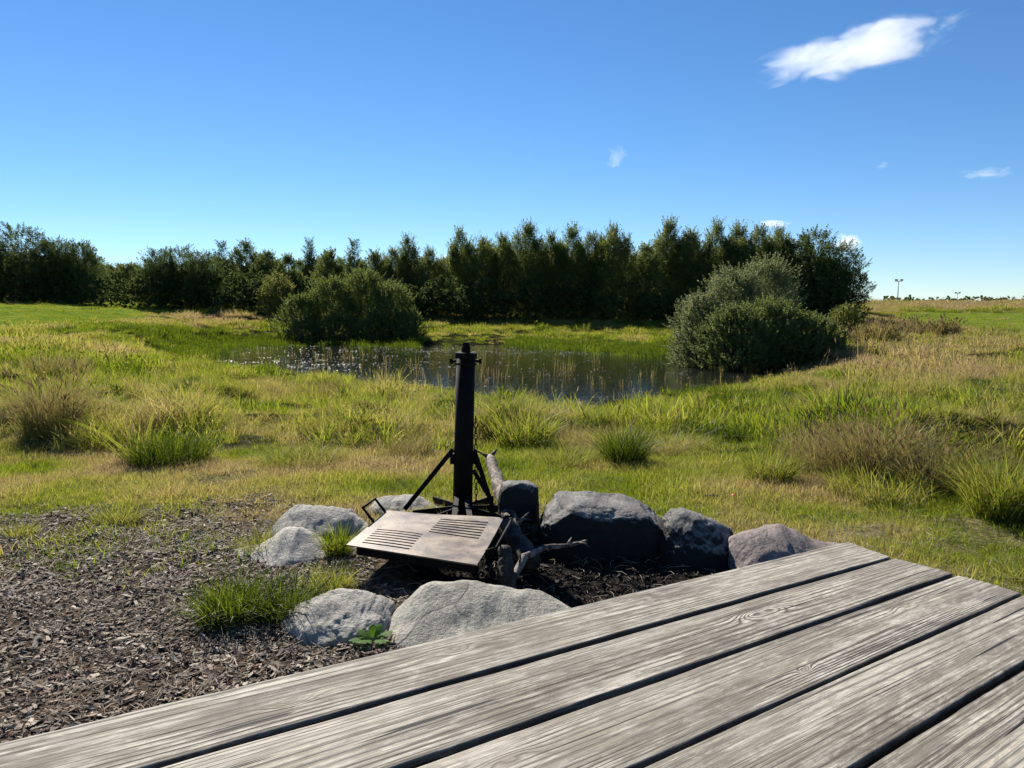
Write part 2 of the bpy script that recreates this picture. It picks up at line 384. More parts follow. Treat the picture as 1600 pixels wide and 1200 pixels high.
# ------------------------------------------------------------------ grass sources and scattering
def blade_arrays(rng, n, h, hv, spread, lean, curl, wd, segs=3, seed_head=0.0, mess=0.9):
    r = np.sqrt(rng.random(n)) * spread; a = rng.random(n) * 2 * np.pi
    root = np.c_[r * np.cos(a), r * np.sin(a), np.zeros(n) - 0.02]
    az = a + rng.normal(0, mess, n)
    hh = h * (1 + rng.uniform(-hv, hv, n)) * (1 - 0.35 * (r / max(spread, 1e-6)) ** 2)
    ln = lean * rng.random(n) + lean * 0.3 * (r / max(spread, 1e-6)); cu = curl * rng.random(n) ** 1.3
    fa = rng.random(n) * 2 * np.pi; wdir = np.c_[np.cos(fa), np.sin(fa), np.zeros(n)]
    w0 = wd * (0.6 + 0.8 * rng.random(n))
    ss = np.linspace(0, 1, segs + 1); V = []; idx = []
    per = 2 * segs + 1
    vs = np.zeros((n, per, 3)); d2 = np.c_[np.cos(az), np.sin(az)]
    for k, s_ in enumerate(ss):
        off = hh * (ln * s_ + cu * s_ * s_); zz = hh * s_ * (1 - 0.45 * cu * s_ * s_)
        c = root + np.c_[d2 * off[:, None], zz]
        if k == segs: vs[:, 2 * segs] = c
        else:
            ww = w0 * (1 - 0.55 * s_) * (1.0 if k else 0.7)
            vs[:, 2 * k] = c - wdir * ww[:, None] / 2; vs[:, 2 * k + 1] = c + wdir * ww[:, None] / 2
    b = np.arange(n)[:, None] * per
    quads = np.concatenate([b + np.array([[2 * k, 2 * k + 1, 2 * k + 3, 2 * k + 2]]) for k in range(segs - 1)])
    tris = b + np.array([[2 * segs - 2, 2 * segs - 1, 2 * segs]])
    rnd = np.repeat(rng.random(n), per)
    V = vs.reshape(-1, 3)
    if seed_head > 0:
        m = int(n * seed_head); hv_, hq, hr = [], [], []
        o = len(V)
        for k in range(m):
            tip = vs[k, 2 * segs]; prev = vs[k, 2 * segs - 2]; t_ = tip - prev; t_ /= np.linalg.norm(t_) + 1e-9
            L_ = h * 0.16 * (0.7 + 0.6 * rng.random()); ww = wd * 1.7
            for f_ in range(2):
                s_ = np.array([math.cos(fa[k] + f_ * 1.57), math.sin(fa[k] + f_ * 1.57), 0]) * ww
                hv_ += [tip - t_ * L_ * 0.3, tip + t_ * L_ * 0.25 + s_, tip + t_ * L_, tip + t_ * L_ * 0.25 - s_]
                hq.append([o, o + 1, o + 2, o + 3]); o += 4; hr += [0.98] * 4
        if m:
            V = np.r_[V, np.array(hv_)]; rnd = np.r_[rnd, np.array(hr)]; quads = np.r_[quads, np.array(hq)]
    return V, quads, tris, rnd
def blade_mesh(name, seed, **k):
    rng = np.random.default_rng(seed); V, q_, t_, r_ = blade_arrays(rng, **k)
    return raw_mesh(name, V, [q_, t_], dict(rnd=r_), smooth=False)

def source_collection(name, meshes, mat):
    c = bpy.data.collections.new(name)
    for k, m_ in enumerate(meshes):
        if len(m_.materials) == 0: m_.materials.append(mat)
        o = bpy.data.objects.new('%s_%02d' % (name, k), m_); c.objects.link(o)
    return c
def scatter(name, col, pts, rot, scl, idx, tint, label, cat, kind='stuff'):
    me = bpy.data.meshes.new(name); me.vertices.add(len(pts)); me.vertices.foreach_set('co', np.asarray(pts, np.float32).ravel())
    me.attributes.new('rot', 'FLOAT_VECTOR', 'POINT').data.foreach_set('vector', np.asarray(rot, np.float32).ravel())
    me.attributes.new('scl', 'FLOAT_VECTOR', 'POINT').data.foreach_set('vector', np.asarray(scl, np.float32).ravel())
    me.attributes.new('idx', 'INT', 'POINT').data.foreach_set('value', np.asarray(idx, np.int32))
    me.attributes.new('tint', 'FLOAT', 'POINT').data.foreach_set('value', np.asarray(tint, np.float32))
    o = link(name, me); tag(o, label, cat, kind=kind)
    ng = bpy.data.node_groups.new(name, 'GeometryNodeTree')
    ng.interface.new_socket('Geometry', in_out='INPUT', socket_type='NodeSocketGeometry')
    ng.interface.new_socket('Geometry', in_out='OUTPUT', socket_type='NodeSocketGeometry')
    N = ng.nodes; gi = N.new('NodeGroupInput'); go = N.new('NodeGroupOutput')
    ci = N.new('GeometryNodeCollectionInfo'); ci.inputs['Collection'].default_value = col
    ci.inputs['Separate Children'].default_value = True; ci.inputs['Reset Children'].default_value = True
    iop = N.new('GeometryNodeInstanceOnPoints'); iop.inputs['Pick Instance'].default_value = True
    def at(nm, ty):
        a = N.new('GeometryNodeInputNamedAttribute'); a.data_type = ty; a.inputs[0].default_value = nm; return a.outputs[0]
    ng.links.new(gi.outputs[0], iop.inputs['Points']); ng.links.new(ci.outputs[0], iop.inputs['Instance'])
    ng.links.new(at('idx', 'INT'), iop.inputs['Instance Index'])
    e2r = N.new('FunctionNodeEulerToRotation'); ng.links.new(at('rot', 'FLOAT_VECTOR'), e2r.inputs[0]); ng.links.new(e2r.outputs[0], iop.inputs['Rotation'])
    ng.links.new(at('scl', 'FLOAT_VECTOR'), iop.inputs['Scale']); ng.links.new(iop.outputs[0], go.inputs[0])
    md = o.modifiers.new('scatter', 'NODES'); md.node_group = ng
    return o
def rand_pts(rng, n, x0, x1, y0, y1, half=None):
    """uniform points, kept inside a widened view wedge"""
    x = rng.uniform(x0, x1, n); y = rng.uniform(y0, y1, n)
    k = np.abs(x) < y * 0.74 + 1.6
    return x[k], y[k]
def do_scatter(rng, name, col, nsrc, x, y, size, tint, label, cat, tilt=0.12, zscale=None, zoff=0.0, z=None, idx=None):
    n = len(x); z = ground_h(x, y) if z is None else z
    rot = np.c_[rng.normal(0, tilt, n), rng.normal(0, tilt, n), rng.random(n) * 6.283]
    s_ = size * rng.uniform(0.7, 1.3, n); zs = s_ * (zscale if zscale is not None else 1) * rng.uniform(0.8, 1.2, n)
    scatter(name, col, np.c_[x, y, z + zoff], rot, np.c_[s_, s_, zs], rng.integers(0, nsrc, n) if idx is None else idx, tint, label, cat)

rng = np.random.default_rng(7)
SRC_short = source_collection('short_sources', [blade_mesh('short_src', 100 + k, n=40, h=0.055, hv=0.6, spread=0.08, lean=0.5, curl=0.7, wd=0.0032, segs=2) for k in range(6)], M_grass)
SRC_lush = source_collection('lush_sources', [blade_mesh('lush_src', 120 + k, n=60, h=0.18, hv=0.5, spread=0.16, lean=0.45, curl=0.8, wd=0.0085, segs=4) for k in range(6)], M_grass)
SRC_fine = source_collection('fine_sources', [blade_mesh('fine_src', 140 + k, n=90, h=0.22, hv=0.5, spread=0.19, lean=0.5, curl=0.75, wd=0.0036, segs=4, seed_head=0.12) for k in range(6)], M_grass)
SRC_far = source_collection('far_sources', [blade_mesh('far_src', 160 + k, n=110, h=0.23, hv=0.5, spread=0.42, lean=0.35, curl=0.5, wd=0.017, segs=2, seed_head=0.05) for k in range(6)], M_grass)
SRC_reed = source_collection('reed_sources', [blade_mesh('reed_src', 180 + k, n=7, h=0.55, hv=0.5, spread=0.3, lean=0.15, curl=0.15, wd=0.009, segs=3, seed_head=0.3) for k in range(6)], M_grass)

SRC_flat = source_collection('flat_sources', [blade_mesh('flat_src', 200 + k, n=70, h=0.26, hv=0.5, spread=0.16, lean=1.3, curl=1.3, wd=0.004, segs=4) for k in range(4)], M_grass)
SRC_weed = source_collection('weed_sources', [blade_mesh('weed_src', 220 + k, n=26, h=0.34, hv=0.5, spread=0.09, lean=0.5, curl=0.9, wd=0.016, segs=4, seed_head=0.1, mess=1.5) for k in range(4)], M_grass)
def dryness(x, y, z):
    """0 lush .. 1 straw; follows the patches of the real meadow"""
    px, py = pix(x, np.maximum(y, 0.5), z)
    d = 0.39 + (fbm(x * 0.5, y * 0.3, 71, 4) - 0.5) * 1.1
    blobs = [  # px, py, rx, ry, target, weight
        (1430, 575, 260, 38, 0.72, 1.0), (1500, 530, 200, 26, 0.66, 0.8), (1430, 720, 180, 38, 0.80, 1.0), (1250, 660, 420, 34, 0.26, 0.9),
        (1000, 650, 180, 24, 0.32, 0.9), (420, 640, 380, 16, 0.34, 0.7), (560, 605, 240, 14, 0.36, 0.8), (500, 690, 230, 28, 0.68, 0.8),
        (720, 660, 140, 30, 0.60, 0.6), (900, 690, 90, 26, 0.62, 0.6), (100, 640, 130, 40, 0.62, 0.6), (80, 545, 160, 26, 0.60, 0.7), (350, 497, 140, 10, 0.78, 1.0),
        (450, 525, 200, 12, 0.36, 0.8), (850, 517, 240, 14, 0.36, 0.9), (800, 498, 300, 8, 0.62, 0.9), (980, 548, 160, 8, 0.15, 1.0), (320, 540, 170, 12, 0.12, 0.9),
        (1380, 500, 70, 18, 0.7, 0.8), (1500, 478, 160, 7, 0.82, 1.0), (270, 680, 120, 30, 0.38, 0.6), (60, 620, 200, 20, 0.3, 0.6), (620, 610, 80, 16, 0.7, 0.5)]
    for bx, by, rx, ry, tg, wt in blobs:
        k = wt * np.exp(-(((px - bx) / rx) ** 2 + ((py - by) / ry) ** 2)); d = d * (1 - k) + tg * k
    dk = sstep(0.60, 0.78, vn(x * 0.9 + 40, y * 0.75, 79)) * (d < 0.62); d = d * (1 - 0.75 * dk) + 0.06 * dk
    return np.clip(d + (vn(x * 2.2, y * 2.2, 77) - 0.5) * 0.40, 0, 1)

def excl(x, y):   # where no turf grows: under the stones ring, pit
    return pit_r(x, y) > 1.12
# short trodden turf
x, y = rand_pts(rng, 130000, -9, 9, 1.2, 9.5)
mm = mulch_mask(x, y); tm = tall_mask(x, y); bare = fbm(x * 1.4, y * 1.4, 81, 4); bare0 = fbm(x * 1.8, y * 1.8, 82, 3)
keep = (rng.random(len(x)) < ((1 - mm) ** 2.2 + 0.13 * (bare0 > 0.50) * sstep(3.0, 4.4, y)) * (1 - 0.8 * tm)) & excl(x, y) & (bare < 0.53 + 0.2 * rng.random(len(x)))
x, y = x[keep], y[keep]; z = ground_h(x, y)
ti = np.clip(0.38 + (fbm(x * 1.3, y * 1.3, 83, 4) - 0.48) * 1.1 + 0.10 * (x < -0.5), 0.15, 0.85)
sz = 0.75 + 0.7 * vn(x * 1.7, y * 1.7, 84)
do_scatter(rng, 'short_grass', SRC_short, 6, x, y, sz, ti, 'short trodden yellow-green turf between the fire ring and the rough meadow', 'grass', z=z)
# near rough meadow
x, y = rand_pts(rng, 36000, -17, 17, 5.0, 19)
sdp = pond_sd(x, y); tm = tall_mask(x, y); cl = vn(x * 0.9, y * 0.9, 91)
keep = (rng.random(len(x)) < tm * (0.25 + 0.9 * cl)) & (sdp > 0.1)
x, y = x[keep], y[keep]; z = ground_h(x, y); dr = dryness(x, y, z)
lush = rng.random(len(x)) > (dr - 0.35) * 2.2
cl2 = vn(x * 1.5, y * 1.5, 94); hs = 0.86 * (0.32 + 0.5 * vn(x * 0.6, y * 0.6, 93) + 1.25 * cl2 ** 2.5) * (0.5 + 0.5 * sstep(0.5, 5, pond_sd(x, y))) * (0.55 + 0.45 * sstep(0, 2, y - 6.3))
k = lush; do_scatter(rng, 'lush_meadow_grass', SRC_lush, 6, x[k], y[k], hs[k], dr[k], 'broad bladed yellow-green grass of the rough meadow in front of the pond', 'grass', tilt=0.28)
k = ~lush; do_scatter(rng, 'dry_meadow_grass', SRC_fine, 6, x[k], y[k], hs[k] * 1.1, dr[k], 'fine pale dry grass patches of the rough meadow in front of the pond', 'grass', tilt=0.38)
# silvery flattened grass and broad-leaved weeds mixed into the near meadow
x, y = rand_pts(rng, 16000, -14, 14, 6.4, 13); tm = tall_mask(x, y); pa = vn(x * 0.8 + 9, y * 1.1, 111); z = ground_h(x, y)
k = (pa > 0.62) & (rng.random(len(x)) < tm * .8); do_scatter(rng, 'flattened_grass', SRC_flat, 4, x[k], y[k], 0.45 + 0.35 * rng.random(k.sum()), 0.48 + 0.25 * rng.random(k.sum()), 'pale silvery grass lying flattened in patches of the near meadow', 'grass', tilt=.2, zscale=.55, z=z[k])
pb = vn(x * 0.7 + 3, y * 0.9 + 8, 113); k = (pb > 0.60) & (rng.random(len(x)) < tm * .16); do_scatter(rng, 'meadow_weeds', SRC_weed, 4, x[k], y[k], 0.35 + 0.5 * rng.random(k.sum()), 0.10 + 0.35 * rng.random(k.sum()), 'scattered broad-leaved weeds standing in the near meadow', 'weeds', tilt=.15, z=z[k])
# farther meadow
x, y = rand_pts(rng, 130000, -80, 100, 17, 125)
sdp = pond_sd(x, y); z = ground_h(x, y); fm = field_mask(x, y, z)
keep = (rng.random(len(x)) < np.where(y < 45, 1.0, 0.55)) & (sdp > 0.15) & (rng.random(len(x)) > fm * 0.97)
x, y, z = x[keep], y[keep], z[keep]; dr = dryness(x, y, z)
hs = (0.40 + 0.6 * vn(x * 0.35, y * 0.35, 95) + 0.9 * vn(x * 0.9, y * 0.9, 96) ** 2) * (0.6 + 0.4 * sstep(0, 5, pond_sd(x, y))) * np.where(y > 60, 1.1, 1.0)
do_scatter(rng, 'far_meadow_grass', SRC_far, 6, x, y, hs, dr, 'uneven rough meadow grass around and beyond the pond', 'grass', z=z)
# pasture turf on both rises
x, y = rand_pts(rng, 60000, -75, 85, 25, 100); z = ground_h(x, y); fm = field_mask(x, y, z)
keep = rng.random(len(x)) < fm; x, y, z = x[keep], y[keep], z[keep]
do_scatter(rng, 'pasture_grass', SRC_far, 6, x, y, np.full(len(x), 0.5), 0.22 + 0.22 * fbm(x * 0.2, y * 0.2, 97), 'short bright green pasture on the rises left and right', 'grass', zscale=0.5, z=z)
# reeds standing in the water
x, y = rand_pts(rng, 26000, -30, 22, 15, 52); sdp = pond_sd(x, y); px, py = pix(x, y, np.full(len(x), WATER))
dens = np.exp(-(((px - 720) / 150) ** 2 + ((py - 592) / 22) ** 2)) * 0.55 + np.exp(-(((px - 900) / 90) ** 2 + ((py - 592) / 20) ** 2)) * 0.5 \
    + 0.9 * np.exp(-(((px - 1130) / 140) ** 2 + ((py - 600) / 12) ** 2)) + 0.55 * np.exp(-(((px - 500) / 140) ** 2 + ((py - 558) / 7) ** 2)) + 0.2 * np.exp(-(sdp / 0.5) ** 2)
keep = (rng.random(len(x)) < dens * 0.075) & (sdp < 0.5); x, y = x[keep], y[keep]
do_scatter(rng, 'pond_reeds', SRC_reed, 6, x, y, np.full(len(x), 0.7), 0.60 + 0.2 * rng.random(len(x)), 'thin brown reed stems standing in the pond', 'reeds', tilt=0.06, z=np.full(len(x), WATER - 0.02))
# dark sedge along the far shore
x, y = rand_pts(rng, 60000, -34, 22, 26, 56); sdp = pond_sd(x, y); px, py = pix(x, y, np.full(len(x), WATER))
keep = (rng.random(len(x)) < np.exp(-((sdp - 0.2) / 1.5) ** 2) * (((px > 180) & (px < 650)) * 0.35 + ((px > 800) & (px < 1070)) * 0.35) * (py < 560)); x, y = x[keep], y[keep]
do_scatter(rng, 'shore_sedge', SRC_far, 6, x, y, np.full(len(x), 0.8) + 0.5 * vn(x, y, 98), 0.0 + 0.12 * rng.random(len(x)), 'dark green sedge standing along the far shore of the pond', 'sedge', z=np.maximum(ground_h(x, y), WATER - .05), zscale=1.3)
# tall seeding stalks against the skyline and around the pond edge
x, y = rand_pts(rng, 9000, -60, 80, 20, 100); sdp = pond_sd(x, y); z = ground_h(x, y); px, py = pix(x, y, z)
dens = np.where(py < 482, 0.5, 0) * (px > 1340) + 0.12 * np.exp(-(sdp / 1.6) ** 2) + 0.8 * np.exp(-(((px - 1450) / 200) ** 2 + ((py - 560) / 35) ** 2)) + 0.8 * np.exp(-(((px - 850) / 300) ** 2 + ((py - 500) / 6) ** 2))
keep = (rng.random(len(x)) < dens) & (sdp > 0.1); x, y, z = x[keep], y[keep], z[keep]
do_scatter(rng, 'seeding_stalks', SRC_reed, 6, x, y, np.full(len(x), 1.1), 0.74 + 0.2 * rng.random(len(x)), 'tall tan seeding stalks in the rough grass round the pond and on the skyline', 'grass', tilt=0.1, z=z)

# floating pads and scum
def pad_mat():
    t = NT('floating_pads'); p = t.pbr(t.mix(t.attr('tint', 'INSTANCER'), (0.05, 0.06, 0.03), (0.24, 0.23, 0.19)), 0.5); return t.done(p)
def pad_mesh(seed):
    rg = random.Random(seed); mb = MB(); n = 9
    for k in range(5):
        cx, cy = rg.uniform(-.5, .5), rg.uniform(-.5, .5); r = rg.uniform(.025, .07); tx, ty = rg.uniform(-.10, .10), rg.uniform(-.10, .10)
        top = [(cx + r * math.cos(a * 6.28 / n), cy + r * math.sin(a * 6.28 / n), .006 + tx * r * math.cos(a * 6.28 / n) + ty * r * math.sin(a * 6.28 / n) + 0.01) for a in range(n)]
        mb.add(top + [(a_, b_, c2 - .006) for a_, b_, c2 in top], [tuple(range(n)), tuple(range(2 * n - 1, n - 1, -1))] + [(a, n + a, n + (a + 1) % n, (a + 1) % n) for a in range(n)])
    return mb.mesh('pad_src')
SRC_pad = source_collection('pad_sources', [pad_mesh(k) for k in range(5)], pad_mat())
x, y = rand_pts(rng, 30000, -26, 20, 16, 52); sdp = pond_sd(x, y); px, py = pix(x, y, np.full(len(x), WATER))
dens = 0.75 * np.exp(-(((px - 450) / 140) ** 2 + ((py - 570) / 9) ** 2)) + 0.7 * np.exp(-(((px - 720) / 130) ** 2 + ((py - 548) / 6) ** 2)) + 0.9 * np.exp(-(((px - 960) / 120) ** 2 + ((py - 550) / 5) ** 2)) + 0.10
keep = (rng.random(len(x)) < dens * 0.55 * (0.05 + vn(x * 1.5, y * 1.5, 99))) & (sdp < -0.1); x, y, dn = x[keep], y[keep], dens[keep]
do_scatter(rng, 'floating_pads', SRC_pad, 5, x, y, np.full(len(x), 0.5), np.clip(dn * rng.random(len(x)) * 1.3, 0, 1), 'small pale pads and scum floating on the dark pond', 'water plants', tilt=0.02, z=np.full(len(x), WATER))

# wood chips
def chip_mat():
    t = NT('wood_chips'); r_ = t.n('ShaderNodeObjectInfo').outputs['Random']
    c = t.ramp(r_, [(0.0, (0.055, 0.036, 0.024)), (0.4, (0.155, 0.110, 0.076)), (0.75, (0.30, 0.235, 0.175)), (0.92, (0.41, 0.34, 0.255)), (1.0, (0.54, 0.47, 0.37))])
    n = t.noise(t.n('ShaderNodeTexCoord').outputs['Object'], 120, 3); c = t.mix(t.math('MULTIPLY', n, 0.5), c, (0.04, 0.03, 0.022))
    return t.done(t.pbr(c, 0.8, t.bump(n, 0.5, 0.002), spec=0.35))
def chip_mesh(seed):
    rg = random.Random(seed); mb = MB()
    L_, w_, h_ = rg.uniform(.016, .034), rg.uniform(.005, .013), rg.uniform(.0015, .004)
    if seed % 5 == 0: L_, w_, h_ = rg.uniform(.05, .10), .0022, .002
    p = [(-L_, -w_ * rg.uniform(.3, 1), 0), (L_, -w_ * rg.uniform(.3, 1), rg.uniform(-.003, .003)), (L_ * rg.uniform(.7, 1.1), w_ * rg.uniform(.4, 1), 0), (-L_ * rg.uniform(.7, 1.1), w_, 0)]
    mid = rg.uniform(-.003, .005)
    mb.hexa([Vector(a) for a in p] + [Vector(a) + Vector((0, 0, h_)) for a in p])
    me = mb.mesh('chip_src'); return me
SRC_chip = source_collection('chip_sources', [chip_mesh(k) for k in range(15)], chip_mat())
x, y = rand_pts(rng, 170000, -5.5, 1.6, 1.5, 6.0)
near = rng.random(len(x)) < np.where(y < 4.2, 1.0, 0.8)
keep = (rng.random(len(x)) < mulch_mask(x, y)) & excl(x, y) & near; x, y = x[keep], y[keep]
do_scatter(rng, 'wood_chips', SRC_chip, 15, x, y, 0.28 + 0.5 * rng.random(len(x)) ** 2, rng.random(len(x)), 'brown wood chip mulch spread left of the fire ring', 'wood chips', tilt=0.30, zoff=0.006)
# dry straw litter in turf and pit
def straw_mat():
    t = NT('straw'); r_ = t.n('ShaderNodeObjectInfo').outputs['Random']
    return t.done(t.pbr(t.ramp(r_, [(0.0, (0.10, 0.075, 0.05)), (0.5, (0.30, 0.23, 0.14)), (1.0, (0.42, 0.36, 0.26))]), 0.7, spec=0.3))
def straw_mesh(seed):
    rg = random.Random(seed); mb = MB(); a = Vector((-.05, 0, 0)); b = Vector((.0, rg.uniform(-.01, .01), rg.uniform(.0, .012))); c = Vector((rg.uniform(.03, .06), rg.uniform(-.02, .02), 0))
    mb.tube([a, b, c], [.0011, .0013, .0008], 5); return mb.mesh('straw_src')
SRC_straw = source_collection('straw_sources', [straw_mesh(k) for k in range(6)], straw_mat())
x, y = rand_pts(rng, 20000, -5, 5, 1.8, 7.5); pr = pit_r(x, y)
pr_ok = np.where(pr < 1.0, 0.5, np.where(mulch_mask(x, y) > .5, 0.28, 0.40))
keep = rng.random(len(x)) < pr_ok * (0.3 + fbm(x * 2, y * 2, 101)); x, y = x[keep], y[keep]
do_scatter(rng, 'dry_straw', SRC_straw, 6, x, y, np.full(len(x), 0.9), rng.random(len(x)), 'loose dry straw and stalks lying on the ground around the fire ring', 'straw', tilt=0.16, zoff=0.012)
def char_mat():
    t = NT('charcoal'); n = t.noise(t.n('ShaderNodeTexCoord').outputs['Object'], 60, 4)
    return t.done(t.pbr(t.ramp(n, [(0.4, (0.006, 0.006, 0.006)), (0.7, (0.028, 0.025, 0.022))]), 0.8, t.bump(n, 0.8, 0.004), spec=0.2))
M_char = char_mat()
def char_mesh(seed):
    rg = random.Random(seed); mb = MB(); s_ = [rg.uniform(.008, .022), rg.uniform(.006, .013), rg.uniform(.005, .011)]
    p = [Vector((sx * s_[0] * rg.uniform(.6, 1.1), sy * s_[1] * rg.uniform(.6, 1.1), sz_ * s_[2] * rg.uniform(.6, 1.1))) for sx, sy, sz_ in ((-1, -1, -1), (1, -1, -1), (1, 1, -1), (-1, 1, -1), (-1, -1, 1), (1, -1, 1), (1, 1, 1), (-1, 1, 1))]
    mb.hexa(p); return mb.mesh('char_src')
SRC_char = source_collection('char_sources', [char_mesh(k) for k in range(8)], M_char)
x = rng.uniform(-1.0, 1.6, 9000); y = rng.uniform(2.9, 4.6, 9000); keep = rng.random(9000) < 1.0 * (1 - sstep(0.6, 1.0, pit_r(x, y))); x, y = x[keep], y[keep]
do_scatter(rng, 'charcoal_bits', SRC_char, 8, x, y, 0.18 + 0.75 * rng.random(len(x)) ** 3, rng.random(len(x)), 'black charcoal crumbs and ash on the floor of the fire pit', 'charcoal', tilt=0.8, zoff=0.006)
#PART2

# ------------------------------------------------------------------ trees
def crown_arrays(rng, H, Rad, prof, nshoot, nleaf, leaf, up, z0=0.02, slen=0.09, shoot_up=1.0, lump=0.25, sq=1.0, hs=None):
    """leaf faces on many shoots; prof(t) = crown radius at relative height t"""
    t = z0 + (1 - z0) * rng.random(nshoot) ** 0.85
    az = rng.random(nshoot) * 2 * np.pi
    lob = 1 - lump + 2 * lump * vn(az * 1.6 + 10, t * 5, int(rng.integers(1, 99)))
    rr = Rad * prof(t) * lob * (rng.random(nshoot) ** 0.35)
    base = np.c_[rr * np.cos(az), rr * np.sin(az) * sq, t * H * (0.93 + 0.07 * lob)]
    out = np.c_[np.cos(az), np.sin(az), np.full(nshoot, up)] + rng.normal(0, 0.35, (nshoot, 3))
    out[:, 2] += shoot_up * t; out /= np.linalg.norm(out, axis=1)[:, None]
    sl = H * slen * (0.5 + rng.random(nshoot))
    per = nleaf // nshoot; n = nshoot * per
    s_ = rng.random((nshoot, per)); wdt = (1.05 - s_)[..., None] * (hs or H * 0.022)
    c = base[:, None] + out[:, None] * (s_ * sl[:, None])[..., None] + rng.normal(0, 1, (nshoot, per, 3)) * wdt
    c = c.reshape(-1, 3); c[:, 2] = np.maximum(c[:, 2], 0.03 * H * rng.random(n))
    a = rng.normal(0, 1, (n, 3)); a /= np.linalg.norm(a, axis=1)[:, None]
    a[:, 2] *= 0.7; b = np.cross(a, rng.normal(0, 1, (n, 3))); b /= np.linalg.norm(b, axis=1)[:, None] + 1e-9
    L_ = leaf * (0.6 + 0.8 * rng.random(n))[:, None]
    V = np.stack([c - a * L_, c + b * L_ * 0.45, c + a * L_, c - b * L_ * 0.45], 1).reshape(-1, 3)
    Q = np.arange(n * 4).reshape(-1, 4)
    rnd = np.repeat(0.6 * np.repeat(rng.random(nshoot), per) + 0.4 * rng.random(n), 4)
    return V, Q, rnd
def trunk_mesh(name, seed, H, Rad, r0, nl=12, up=0.9):
    rg = random.Random(seed); mb = MB(); k = 7
    tp = [Vector((rg.uniform(-.02, .02) * H * i / k, rg.uniform(-.02, .02) * H * i / k, H * 0.88 * i / k - (0.15 if i == 0 else 0))) for i in range(k + 1)]
    mb.tube(tp, [r0 * (1 - 0.85 * i / k) for i in range(k + 1)], 8)
    for i in range(nl):
        f = rg.uniform(.12, .85); q_ = tp[0].lerp(tp[-1], f); a = rg.uniform(0, 6.28); L_ = Rad * (1 - .6 * f) * rg.uniform(.5, .85)
        d = Vector((math.cos(a), math.sin(a), up)).normalized()
        mb.tube([q_, q_ + d * L_ * .5, q_ + d * L_ + Vector((0, 0, .1 * L_))], [r0 * .35 * (1 - f * .5), r0 * .22, r0 * .06], 6)
    return mb.mesh(name, smooth=True)
P_round = lambda t: np.clip(1.05 * np.sqrt(np.clip(1 - ((t - 0.42) / 0.60) ** 2, 0, 1)) + 0.08, 0.05, 1.1)
P_birch = lambda t: np.clip(1.0 * (1 - t ** 2.3) ** 0.9, 0.05, 1) * (0.82 + 0.18 * np.sqrt(np.clip(t * 5, 0, 1)))
P_spire = lambda t: np.clip(1.0 * (1 - t) ** 0.8 + 0.03, 0.04, 1)
P_bush = lambda t: np.clip(np.sqrt(np.clip(1 - t ** 2.2, 0, 1)), 0.1, 1)
KINDS = {}
def kind(nm, n, mat, H, Rad, prof, r0, cr, **kw):
    out = []
    for k in range(n):
        rg_ = np.random.default_rng(500 + 13 * len(KINDS) + k)
        Vs_, Qs_, Rs_, oo = [], [], [], 0; nl_ = 5
        for j in range(nl_):
            c2 = dict(cr); main_ = j == 0; c2['nshoot'] = int(cr['nshoot'] * (.34 if main_ else .17)); c2['nleaf'] = int(cr['nleaf'] * (.34 if main_ else .17))
            hf = 1.0 if main_ else rg_.uniform(.62, .93); a_ = j * 1.57 + rg_.uniform(-.5, .5); off = 0 if main_ else Rad * rg_.uniform(.35, .6)
            V, Q, rn = crown_arrays(rg_, H * hf, Rad * (.72 if main_ else rg_.uniform(.5, .62)), prof, hs=H * .022, **c2)
            V[:, 0] += math.cos(a_) * off; V[:, 1] += math.sin(a_) * off; Vs_.append(V); Qs_.append(Q + oo); Rs_.append(rn); oo += len(V)
        V, Q, rn = np.concatenate(Vs_), np.concatenate(Qs_), np.concatenate(Rs_)
        m1 = raw_mesh(nm + '_crown', V, [Q], dict(rnd=rn), smooth=False); m1.materials.append(mat)
        m2 = trunk_mesh(nm + '_trunk', 900 + k, H, Rad, r0, **kw); m2.materials.append(M_bark)
        out.append((m1, m2))
    KINDS[nm] = (out, H, Rad)
kind('round', 4, M_leaf_dark, 8.0, 3.3, P_round, 0.16, dict(nshoot=1300, nleaf=76000, leaf=0.068, up=0.4, slen=0.11, lump=0.35))
kind('birch', 6, M_leaf_birch, 9.0, 2.6, P_birch, 0.11, dict(nshoot=1200, nleaf=84000, leaf=0.058, up=0.8, slen=0.12, shoot_up=1.6, lump=0.3))
kind('spire', 2, M_leaf_dark, 8.5, 1.7, P_spire, 0.12, dict(nshoot=600, nleaf=30000, leaf=0.06, up=0.2, slen=0.09, lump=0.3))
kind('mid', 5, M_leaf_mid, 7.5, 2.8, P_birch, 0.13, dict(nshoot=1100, nleaf=68000, leaf=0.064, up=0.6, slen=0.11, lump=0.32, shoot_up=1.2))
kind('yellow', 2, M_leaf_yellow, 5.0, 1.7, P_round, 0.08, dict(nshoot=400, nleaf=18000, leaf=0.07, up=0.4, slen=0.12, lump=0.35))
_kc = {}
def tree(px, top, d, kd, name, label, group=None, wide=1.0, zadd=0.0):
    """tree whose tip is seen at (px, top) when it stands d metres away"""
    tip = W(px, top, d); z0 = gz(tip.x, d) - 0.1; h = tip.z - z0
    ms, H, Rad = KINDS[kd]; c = _kc.get(kd, 0); _kc[kd] = c + 1
    m1, m2 = ms[c % len(ms)]
    e = empty(name, (tip.x, d, z0), label, 'tree', group)
    rg_ = random.Random(px * 7 + c); e.rotation_euler = (0, 0, rg_.uniform(0, 6.28)); s_ = h / H * 0.91
    e.scale = (s_ * wide, s_ * wide, s_)
    link('trunk', m2, None, e); link('crown', m1, None, e)
    return e
BG = 'trees of the wood behind the pond'
